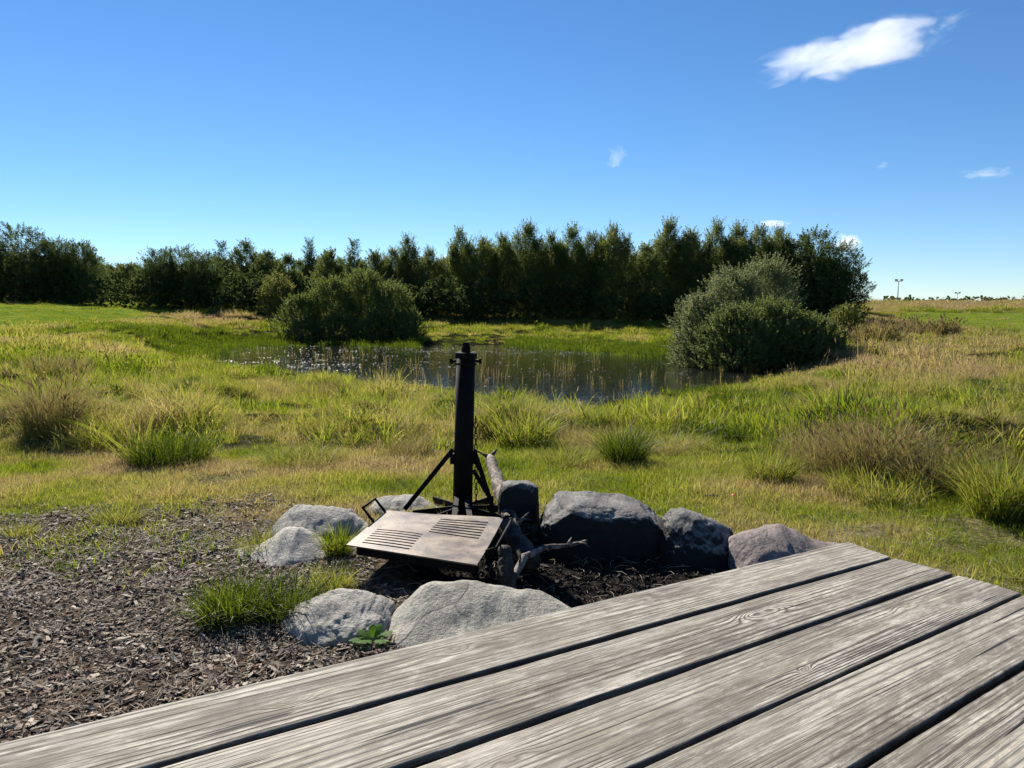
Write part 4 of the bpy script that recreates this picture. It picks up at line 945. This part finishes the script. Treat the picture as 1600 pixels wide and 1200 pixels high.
mb.add(vv, ff); pl = link('grill_plate', mb.mesh('grill_plate'), M_rust, gr)
mb = MB()   # dark frame and ash tray under the plate
q4 = [bil(0.06, 0.08), bil(.94, 0.08), bil(.94, .94), bil(0.06, .94)]
for a, b in ((0, 1), (1, 2), (2, 3), (3, 0)):
    mb.bar(q4[a] - PB - Vector((0, 0, .034)), q4[b] - PB - Vector((0, 0, .034)), .008, .052)
tray = [q4[a].lerp(q4[(a + 2) % 4], .04) - PB - Vector((0, 0, .058)) for a in range(4)]; mb.add(tray + [t_ - Vector((0, 0, .004)) for t_ in tray], [(0, 1, 2, 3), (7, 6, 5, 4), (0, 4, 5, 1), (1, 5, 6, 2), (2, 6, 7, 3), (3, 7, 4, 0)])
link('plate_frame', mb.mesh('plate_frame'), M_iron, gr)
for v in (.25, .8):
    mb = MB(); a = bil(.5, 1) - PB; mb.bar(bil(.58 if v < .5 else .72, 1.0) - PB - Vector((0, 0, .03)), Vector((0.03 if v > .5 else -.03, -.04, ZP - PB.z - .02)), .03, .012); link('support_arm', mb.mesh('support_arm'), M_iron, gr)
mb = MB(); a = bil(-.0, .62) - PB; b = bil(-.0, .93) - PB; o1 = Vector((-.055, 0, .075))
mb.tube([a, a + o1 * .5, a + o1, (a + o1).lerp(b + o1, .5), b + o1, b + o1 * .5, b], .007, 8); link('handle', mb.mesh('handle', True), M_iron, gr)
mb = MB(); a = bil(1.0, .28) - PB; b = bil(1.0, .98) - PB; o1 = Vector((.05, 0, .015))
mb.tube([a, a + o1, b + o1 * 1.1, b], .006, 8); link('side_rail', mb.mesh('side_rail', True), M_iron, gr)

# ------------------------------------------------------------------ logs, branches, twigs
def birch_bark(nm='birch_bark', dark=False):
    t = NT(nm); tc = t.n('ShaderNodeTexCoord').outputs['Object']; n = t.noise(tc, 22, 6, .65); n2 = t.noise(tc, 5, 3)
    c = t.ramp(n, [(0.38, (0.03, 0.022, 0.018)), (0.5, (0.11, 0.083, 0.066)), (0.64, (0.30, 0.25, 0.21))])
    if dark: c = t.mix(.75, c, (0.012, 0.011, 0.01))
    return t.done(t.pbr(c, .8, t.bump(n, .9, .012), spec=.3))
M_birch = birch_bark(); M_charlog = birch_bark('charred_bark', True)
def limb(name, pts, rads, mat, label, cat, forks=(), seed=0, group=None, n=12, jit=.12):
    pts = [Vector(p) for p in pts]; fine, fr_ = [], []
    for i_ in range(len(pts) - 1):
        for s_ in range(6):
            f = s_ / 6; q_ = pts[i_].lerp(pts[i_ + 1], f); r_ = rads[i_] * (1 - f) + rads[i_ + 1] * f
            wv = mnoise.noise_vector(q_ * 9 + Vector((seed, 0, 0))) * r_ * .35
            fine.append(q_ + (wv if i_ + s_ else Vector())); fr_.append(r_)
    fine.append(pts[-1]); fr_.append(rads[-1])
    mb = MB(); mb.tube(fine, fr_, n, jit=jit, seed=seed)
    for a, b, r_ in forks: mb.tube([Vector(a), Vector(a).lerp(Vector(b), .5) + Vector((.004, 0, .006)), Vector(b)], [r_, r_ * .8, r_ * .35], 7, jit=.1, seed=seed + 1)
    c = pts[0].copy(); me = mb.mesh(name, True); shift(me, c); o = link(name, me, mat, loc=c); tag(o, label, cat, group); return o
A_ = Vector((.03, 3.98, -.02)); B_ = W(766, 716, 5.35)
stp = lambda f, dx, dz: (A_.lerp(B_, f) + Vector((dx, 0, dz)))
limb('birch_log', [A_, A_.lerp(B_, .35) + Vector((.01, 0, .02)), A_.lerp(B_, .7), B_], [.042, .045, .042, .034], M_birch, 'flaky birch log leaning out of the pit between the post and the upright boulder', 'log',
     forks=[(B_, B_ + Vector((.045, .02, .06)), .018), (B_, B_ + Vector((-.05, -.02, .035)), .015), (B_ + Vector((-.01, 0, 0)), B_ + Vector((-.15, -.05, .085)), .009), (stp(.45, .04, 0), stp(.45, .16, .09), .013), (stp(.3, .04, 0), stp(.3, .15, -.01), .011), (stp(.2, .03, .02), stp(.2, .10, .10), .012)], seed=3, n=16, jit=.16)
w1 = lambda px, py, z: G(px, py, z)
limb('branch', [w1(800, 905, .02), w1(818, 872, .06), w1(850, 856, .07), w1(885, 853, .06), w1(917, 845, .05)], [.020, .019, .014, .011, .008], M_birch, 'crooked bare branch curving out of the ashes toward the widest boulder', 'branch',
     forks=[(w1(885, 853, .06), w1(893, 840, .08), .007), (w1(905, 848, .065), w1(921, 855, .05), .007), (w1(850, 856, .07), w1(858, 862, .05), .005)], seed=5)
limb('charred_log', [Vector((-.01, 3.40, -.02)), Vector((-.02, 3.46, .07)), Vector((-.03, 3.53, .15))], [.042, .040, .030], M_charlog, 'short charred stump standing under the right edge of the grill plate', 'log', seed=7, n=14, jit=.2)
limb('charred_log', [Vector((.10, 3.75, .0)), Vector((.02, 3.98, .06)), Vector((-.03, 4.2, .10))], [.05, .05, .035], M_charlog, 'charred log lying in the dark between the branch and the plate', 'log', seed=9, n=14, jit=.2)
limb('twig', [w1(1090, 776, .02), w1(1115, 774, .03), w1(1140, 772, .02)], [.007, .008, .006], M_birch, 'small forked twig on the grass behind the rounded boulder', 'twig', forks=[(w1(1128, 773, .025), w1(1143, 780, .01), .005)], seed=11)
limb('twig', [w1(1047, 764, .02), w1(1060, 760, .03)], [.011, .006], M_birch, 'short chip-like twig in the grass left of the forked one', 'twig', seed=12)
limb('twig', [w1(330, 1045, .01), w1(343, 1075, .015)], [.004, .003], M_birch, 'thin pale stick on the wood chips near the table edge', 'twig', seed=13)
limb('twig', [w1(315, 990, .01), w1(345, 1022, .015)], [.005, .003], M_birch, 'longer pale stick on the wood chips left of the cracked boulder', 'twig', seed=14)
limb('twig', [w1(70, 1108, .01), w1(100, 1132, .015)], [.004, .003], M_birch, 'pale stick on the wood chips at the lower left', 'twig', seed=15)

# ------------------------------------------------------------------ individual tussocks and tufts
def tuft(px, base, hpx, wpx, mat, label, cat='grass tuft', name='grass_tuft', n=260, wd=.006, lean=.35, curl=.8, seed=0, segs=4, sh=0, dd=None, group=None, sq=1.0):
    p = G(px, base) if dd is None else W(px, base, dd); d = p.y; z = gz(p.x, p.y)
    g_ = np.random.default_rng(seed + 4000); h = hpx * d / F; sp_ = wpx / 2 * d / F; n = int(n * 1.7); wd = wd * .7; lean = lean + .15
    V, q_, t_, r_ = blade_arrays(g_, n, h * 1.12, .55, sp_ * .75, lean, curl, wd, segs, sh, 1.5); V[:, 1] *= sq
    o = link(name, raw_mesh(name, V, [q_, t_], dict(rnd=r_), False), mat, loc=(p.x, p.y, z)); tag(o, label, cat, group); return o
TG = 'tufts growing at the fire ring'
tuft(362, 968, 66, 120, M_tuft_dark, 'dark drooping grass tuft left of the pale triangular boulder foot', n=520, wd=.007, curl=1.0, seed=1, group=TG, sh=.0)
tuft(440, 965, 60, 120, M_tuft_dark, 'bright grass tuft between the triangular and the cracked boulder', n=460, wd=.006, seed=2, group=TG, lean=.6)
tuft(415, 862, 34, 100, M_tuft_mid, 'sunlit low tuft behind the left edge of the triangular boulder', n=260, wd=.005, seed=3, group=TG, lean=.6)
tuft(527, 872, 50, 40, M_tuft, 'upright tuft between the triangular boulder and the grill plate', n=200, wd=.006, seed=4, group=TG, curl=.5)
tuft(520, 925, 40, 90, M_tuft_mid, 'grass fringe behind the cracked boulder under the plate corner', n=280, wd=.005, seed=5, group=TG)
tuft(185, 818, 30, 90, M_tuft_mid, 'yellow-green tuft alone on the left edge of the wood chips', n=260, wd=.005, seed=6, lean=.6)
tuft(30, 840, 24, 70, M_tuft_mid, 'small tuft on the wood chips near the left border', n=160, wd=.005, seed=7, lean=.6)
tuft(243, 890, 14, 60, M_tuft_mid, 'sparse low tuft in the middle of the wood chips', n=70, wd=.004, seed=8, lean=.8)
tuft(1190, 792, 16, 80, M_tuft, 'small bright tuft behind the flat reddish boulder', n=150, wd=.006, seed=9, lean=.7)
tuft(1395, 800, 20, 90, M_tuft, 'low bright tuft on the turf right of the ring', n=170, wd=.006, seed=10, lean=.7)
tuft(1590, 905, 26, 90, M_tuft_mid, 'low tuft at the right border beside the table end', n=200, wd=.006, seed=11, lean=.7)
for px, base, hp, wp_, d, lb, sd_ in ((1372, 528, 34, 90, 33, 'low brown seeded weed clump right of the yellow-green bush', 60), (1478, 532, 22, 50, 41, 'grey-brown weed clump on the edge of the right pasture', 61), (1425, 516, 22, 110, 45, 'brownish weed thicket below the right-hand skyline', 62)):
    tuft(px, base, hp, wp_, M_tuft_dry, lb, cat='weeds', name='weed_clump', n=500, wd=.045, lean=.1, curl=.4, seed=sd_, sh=.2, dd=d)
TT = 'tussocks in the rough meadow'
def tus(px, base, hpx, *a, **k): tuft(px, base, hpx * .85, *a, cat='tussock', name='tussock', group=TT, **k)
tus(85, 688, 82, 110, M_tuft_dry, 'dark grey-brown dome-shaped tussock at the left border', n=900, wd=.007, seed=20, curl=.6, sh=.15)
tus(215, 718, 92, 60, M_tuft_mid, 'tall leafy weed clump with yellowing stems, left of the wide dark green tussock', n=60, wd=.013, seed=21, curl=.8, lean=.35)
tus(265, 722, 56, 150, M_tuft_dark, 'wide dark green tussock on the left with long arching leaves', n=760, wd=.008, seed=22, curl=.8)
tus(160, 700, 50, 90, M_tuft_mid, 'low olive tussock between the dome-shaped one and the leafy weed', n=400, wd=.008, seed=23)
tus(475, 722, 40, 150, M_tuft_mid, 'silvery fallen-over tussock left of the iron post', n=700, wd=.005, seed=24, curl=1.2, lean=.7)
tus(640, 712, 46, 90, M_tuft_dry, 'small dark brown tussock just left of the brace top', n=420, wd=.006, seed=25)
tus(820, 690, 66, 110, M_tuft_mid, 'broad-leaved olive tussock right of the post top', n=420, wd=.010, seed=26)
tus(880, 722, 36, 120, M_tuft_mid, 'silvery low tussock behind the widest boulder', n=560, wd=.005, seed=27, curl=1.2, lean=.7)
tus(975, 722, 62, 84, M_tuft_dark, 'dark green rounded tussock casting a deep shadow behind the rounded boulder', n=620, wd=.007, seed=28)
tus(1205, 752, 56, 90, M_tuft_mid, 'olive tussock left of the big brown one on the right', n=420, wd=.007, seed=29)
tus(1285, 735, 78, 150, M_tuft_dry, 'grey feathery tussock on the left flank of the big brown one', n=800, wd=.005, seed=30, sh=.2, curl=.9)
tus(1365, 748, 98, 150, M_tuft_dry, 'big reddish-brown tussock in the right meadow', n=900, wd=.007, seed=31, sh=.15, curl=.5)
tus(1462, 770, 86, 130, M_tuft_dry, 'brown seeded tussock right of the biggest one', n=700, wd=.006, seed=32, sh=.25, curl=.6)
tus(1375, 776, 46, 220, M_tuft_mid, 'long low yellow-green tussock ridge in front of the brown ones', n=800, wd=.007, seed=33)
tus(1565, 812, 110, 110, M_tuft_mid, 'tall feathery green tussock at the right border', n=800, wd=.006, seed=34, sh=.1, curl=.6)
tus(530, 628, 38, 150, M_tuft_dry, 'long brown tussock ridge in front of the pond, left of the post', n=700, wd=.012, seed=35, dd=13.5, curl=.5)
tus(628, 630, 36, 110, M_tuft_dry, 'shorter brown tussock ridge next to the iron post', n=560, wd=.012, seed=36, dd=13.5, curl=.5)
tus(800, 618, 34, 120, M_tuft_mid, 'yellow-green tussock mound at the near shore right of the post', n=560, wd=.014, seed=37, dd=15.5, curl=.5)
tus(85, 600, 40, 130, M_tuft_dry, 'dark brown tussock row at the left border beyond the dome-shaped one', n=700, wd=.014, seed=38, dd=15, curl=.5)
tus(1145, 640, 40, 90, M_tuft_dark, 'dark green leafy tussock on the near shore right of the pond', n=420, wd=.014, seed=39, dd=12.5, curl=.5)
tus(1060, 640, 34, 110, M_tuft_mid, 'olive tussock left of the dark green one on the near shore', n=420, wd=.012, seed=40, dd=12.5, curl=.5)

# leafy weed by the front stones
def weed_mat():
    t = NT('weed_leaf'); n = t.noise(t.n('ShaderNodeTexCoord').outputs['Object'], 40, 3); c = t.ramp(n, [(.35, (.03, .09, .012)), (.65, (.08, .18, .025))])
    a = t.pbr(c, .7, spec=.15); b = t.n('ShaderNodeBsdfTranslucent'); b.inputs[0].default_value = (.18, .34, .03, 1); m = t.n('ShaderNodeMixShader'); m.inputs[0].default_value = .4
    t.l(a, m.inputs[1]); t.l(b.outputs[0], m.inputs[2]); return t.done(m.outputs[0])
wp = G(583, 1008); we = empty('leafy_weed', (wp.x, wp.y, gz(wp.x, wp.y)), 'low broad-leaved green weed between the cracked boulder and the big greenish one', 'weed'); we.scale = (.7, .7, .7)
M_weed = weed_mat()
for k_, (az, L_, el) in enumerate([(200, .12, 20), (165, .10, 40), (20, .11, 30), (60, .10, 55), (240, .11, 25), (320, .10, 20), (100, .09, 60), (180, .13, 8)]):
    a = R(az); el = R(el); mb = MB(); d_ = Vector((math.cos(a) * math.cos(el), math.sin(a) * math.cos(el), math.sin(el))); sd_ = Vector((-math.sin(a), math.cos(a), 0)); up_ = d_.cross(sd_)
    vs2, fs2 = [], []; n_ = 9
    for i_ in range(n_):
        f = i_ / (n_ - 1); wv = math.sin(math.pi * min(1, f * .95 + .03)) ** .8 * L_ * .30 * (1 + .3 * math.sin(i_ * 2.6 + k_)); c0 = d_ * L_ * (0.15 + f) + Vector((0, 0, -.25 * L_ * f * f + .02))
        vs2 += [c0 - sd_ * wv + up_ * -.2 * wv, c0, c0 + sd_ * wv + up_ * -.2 * wv]
        if i_: b_ = (i_ - 1) * 3; fs2 += [(b_, b_ + 1, b_ + 4, b_ + 3), (b_ + 1, b_ + 2, b_ + 5, b_ + 4)]
    mb.add(vs2, fs2); me = mb.mesh('leaf', True); link('leaf', me, M_weed, we)
# tiny orange-red blossom
fp = G(1146, 789); M_or = NT('orange_petals'); M_or = M_or.done(M_or.pbr((.55, .12, .04), .6))
mb = MB()
for a in range(5):
    c0 = Vector((math.cos(a * 1.257) * .012, math.sin(a * 1.257) * .012, .07)); mb.box(c0, (.017, .012, .003), Matrix.Rotation(a * 1.257, 3, 'Z') @ Matrix.Rotation(.5, 3, 'Y'))
mb.tube([(0, 0, 0), (0, 0, .068)], .0015, 5)
fl = link('flower', mb.mesh('flower'), M_or, loc=(fp.x, fp.y, gz(fp.x, fp.y))); tag(fl, 'tiny orange-red blossom in the grass behind the reddish boulder', 'flower')

# ------------------------------------------------------------------ table
TS = 0.482
TA = Vector((0.77671296, 0.6261798, -0.06793994)).normalized(); TBv = Vector((-0.62733498, 0.77873086, 0.00539195)); TN = Vector((0.05628326, 0.0384331, 0.99767484)).normalized()
TBv = TN.cross(TA).normalized()
T0 = Vector((1.881 * TS, 4.201 * TS, -1.27 * TS + CAMZ))       # far right corner of the top, on its surface
TM = Matrix((TA, TBv, TN)).transposed().to_4x4(); TM.translation = T0
tbl = empty('picnic_table', T0, 'weathered grey plank table filling the lower right foreground', 'table'); tbl.matrix_world = TM
def wood_mat():
    t = NT('weathered_wood'); uv = t.attr('wuv', out='Vector'); q_ = t.attr('q'); kn = t.attr('knot')
    def st(sx, sy, sz=1.0):
        m = t.n('ShaderNodeMapping'); m.inputs['Scale'].default_value = (sx, sy, sz); t.l(uv, m.inputs[0]); return m.outputs[0]
    fib = t.noise(st(10, 430), 1.0, 4, .65); fib2 = t.noise(st(3.0, 130), 1.0, 4, .6); fine = t.noise(st(45, 600), 1.0, 2, .6)
    blot = t.noise(st(3.0, 14), 1.0, 7, .68, .6); blot2 = t.noise(st(11, 45), 1.0, 6, .68, .8); tone = t.noise(st(.8, 6.0), 1.0, 2, .5)
    ring = t.math('SINE', t.math('MULTIPLY_ADD', t.math('SUBTRACT', fib2, .5), 2.4, q_)); r01 = t.math('MULTIPLY_ADD', ring, .5, .5)
    groove = t.ramp(r01, [(0.0, 0.0), (0.35, .75), (1.0, 1.0)])
    wear = t.ramp(t.noise(st(1.5, 20), 1.0, 4, .6), [(.40, .08), (.60, 1.0)])
    gm = t.math('MULTIPLY_ADD', t.math('SUBTRACT', groove, .75), wear, .75)
    f_ = t.math('ADD', t.math('MULTIPLY', gm, .34), t.math('ADD', t.math('MULTIPLY', fib, .46), t.math('MULTIPLY', fine, .24)))
    c = t.ramp(f_, [(0.36, (0.055, 0.043, 0.032)), (0.47, (0.15, 0.128, 0.102)), (0.60, (0.32, 0.290, 0.243)), (0.73, (0.52, 0.487, 0.42))])
    stain = t.ramp(t.math('ADD', blot, t.math('MULTIPLY', t.math('SUBTRACT', fib2, .5), .6)), [(0.40, 0.0), (0.56, 1.0)])
    c = t.mix(t.math('MULTIPLY', stain, .76), c, (0.085, 0.068, 0.050))
    pale = t.ramp(blot2, [(0.50, 0.0), (0.64, 1.0)]); c = t.mix(t.math('MULTIPLY', pale, .38), c, (0.47, 0.44, 0.385))
    mot = t.ramp(t.noise(st(18, 95), 1.0, 6, .72, 1.0), [(.46, 0.0), (.60, 1.0)]); c = t.mix(t.math('MULTIPLY', mot, .55), c, (0.07, 0.055, 0.042))
    c = t.mix(t.math('MULTIPLY', t.ramp(tone, [(.4, 0.0), (.65, 1.0)]), .30), c, (0.40, 0.365, 0.30))
    strk = t.ramp(t.noise(st(1.6, 190), 1.0, 4, .6), [(0.37, 1.0), (0.43, 0.0)]); c = t.mix(t.math('MULTIPLY', strk, .8), c, (0.045, 0.035, 0.027))
    ck = t.noise(st(1.7, 60), 1.0, 2, .5); crack = t.ramp(ck, [(0.295, 1.0), (0.31, 0.0)]); c = t.mix(crack, c, (0.012, 0.010, 0.009))
    c = t.mix(t.math('MULTIPLY', kn, .45), c, (0.15, 0.12, 0.09))
    c = t.mix(t.math('MULTIPLY', t.attr('side_shade'), .97), c, (0.008, 0.0065, 0.005))  # shade of the plank gaps painted into the colour of sides and edges
    h = t.math('ADD', t.math('MULTIPLY', t.math('MULTIPLY', groove, wear), .8), t.math('MULTIPLY', fib, .7)); h = t.math('SUBTRACT', h, t.math('MULTIPLY', crack, 1.2))
    n_ = t.bump(h, .8, .0018); n_ = t.bump(blot2, .15, .003, n_)
    return t.done(t.pbr(c, .8, n_, spec=t.math('MULTIPLY_ADD', t.attr('side_shade'), -.28, .28)))
M_wood = wood_mat()
M_wood2 = metal_mat('table_frame_wood', (0.12, 0.10, 0.08), (0.24, 0.21, 0.18), .85, 0.0, 12)
PW, GAP, TL = .1380, .0100, 2.62
ends = [(0.0, -.052), (-.050, -.056), (-.058, -.074), (-.062, -.07), (-.06, -.066), (-.06, -.06), (-.06, -.06)]
knots = {0: [(-1.32, .05, .020), (-1.60, .075, .018), (-.55, .09, .006), (-2.2, .06, .015)], 1: [(-.72, .058, .022), (-1.75, .09, .012), (-1.22, .03, .010)],
         2: [(-.42, .045, .015), (-.9, .10, .008), (-1.45, .05, .012), (-.30, .10, .008)], 3: [(-.35, .09, .012)], 4: [], 5: []}
for pk in range(6):
    nu, nv_ = 640, 56
    e1, e2 = ends[pk]
    v = np.linspace(0, PW, nv_); su = np.linspace(0, 1, nu) ** 1.0
    Vg, Ug = np.meshgrid(v, su)
    u0 = e1 + (e2 - e1) * (Vg / PW); U = u0 - Ug * (TL + u0)
    sd_ = pk * 7 + 3; rg = random.Random(sd_)
    vc = [.02, .11, .05, -.03, .09, .04][pk]
    q_ = (Vg - vc) * 2 * math.pi / rg.uniform(.009, .013) * (0.55 + 0.7 * vn(Vg * 22, U * .2, sd_)) + 8 * (fbm(U * .5, Vg * 4, sd_, 3) - .5) * 2 + 2.0 * np.sin(U * rg.uniform(1.3, 2.4) + pk)
    kn = np.zeros_like(U)
    for ku, kv, kr in knots.get(pk, []):
        du = (U - ku); dv = (Vg - kv); rr = np.sqrt((du / 3.0) ** 2 + dv ** 2)
        f = np.exp(-(rr / (kr * .8)) ** 2); ringk = np.sqrt((du / 1.6) ** 2 + dv ** 2) * 2 * math.pi / .008
        q_ = q_ * (1 - f) + ringk * f; q_ = q_ + np.exp(-(rr / (kr * 1.6)) ** 2) * np.tanh(dv / .006) * 3.5 * (1 - f)
        kn = np.maximum(kn, np.exp(-((np.sqrt((du / 1.5) ** 2 + dv ** 2)) / (kr * .75)) ** 4))
    edge = np.minimum(Vg, PW - Vg); rnd_e = .0035
    Zt = -np.where(edge < rnd_e, (rnd_e - np.sqrt(np.maximum(rnd_e ** 2 - (rnd_e - edge) ** 2, 0))) * .8, 0)
    Zt = Zt + (fbm(U * 1.3, Vg * 8, sd_ + 5, 3) - .5) * .003  - np.abs(Vg / PW - .5) ** 2 * rg.uniform(-.006, .010)
    endd = (u0 - U); Zt -= np.where(endd < .004, (.004 - endd) * .5, 0)
    edge_wob = (fbm(U * 7, Vg * 0 + pk, sd_ + 8, 4) - .5) * .0045
    Yv = -(pk * (PW + GAP)) - Vg + edge_wob * np.where(Vg < PW / 2, 1, -1) * (np.abs(Vg / PW - .5) * 2) ** 3
    X3 = np.stack([U, Yv, Zt], -1).reshape(-1, 3); nt_ = nu * nv_
    # skirt down to the underside
    i_ = np.arange(nu - 1)[:, None]; j_ = np.arange(nv_ - 1)[None]
    Q = np.stack([i_ * nv_ + j_, i_ * nv_ + j_ + 1, (i_ + 1) * nv_ + j_ + 1, (i_ + 1) * nv_ + j_], -1).reshape(-1, 4)
    per = np.r_[np.arange(nv_), np.arange(1, nu) * nv_ + nv_ - 1, (nu - 1) * nv_ + np.arange(nv_ - 2, -1, -1), np.arange(nu - 2, 0, -1) * nv_]
    low = X3[per].copy(); low[:, 2] = -.043; m_ = len(per); a = np.arange(m_)
    SK = np.stack([per[a], nt_ + a, nt_ + (a + 1) % m_, per[(a + 1) % m_]], -1)
    X = np.r_[X3, low]
    wuv = np.c_[X[:, 0], X[:, 1] + (X[:, 2] if False else 0), np.full(len(X), pk * 3.7)]; wuv[nt_:, 1] += .04
    qa = np.r_[q_.ravel(), q_.ravel()[per] + 12]; ka = np.r_[kn.ravel(), np.zeros(m_)]
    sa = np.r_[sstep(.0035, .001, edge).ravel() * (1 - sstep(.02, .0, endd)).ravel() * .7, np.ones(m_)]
    me = raw_mesh('tabletop_plank', X, [Q[:, ::-1], SK[:, ::-1]], dict(q=qa, knot=ka, wuv=wuv, side_shade=sa))
    import bmesh
    bm = bmesh.new(); bm.from_mesh(me)
    bmesh.ops.recalc_face_normals(bm, faces=bm.faces[:]); bm.to_mesh(me); bm.free()
    # make sure the top faces up
    if me.polygons[0].normal.z < 0: me.flip_normals()
    for p_ in me.polygons: p_.use_smooth = True
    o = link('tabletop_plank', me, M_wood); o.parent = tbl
    if pk == 0: o['label'] = 'outermost plank with two round knots'
WT = 6 * PW + 5 * GAP
for ux in (-.35, -1.3, -2.3):
    mb = MB(); mb.bar((ux, -.03, -.0885), (ux, -WT + .03, -.0885), .045, .088); link('cross_beam', mb.mesh('cross_beam', bevel=.003), M_wood2, tbl)
for ux in (-.402, -2.248):
    for a, b in ((-.22, -.02), (-WT + .22, -WT + .02)):
        mb = MB(); mb.bar((ux, a, -.05), (ux + (.0), b, -.78), .045, .095, (1, 0, 0)); link('leg', mb.mesh('leg', bevel=.003), M_wood2, tbl)
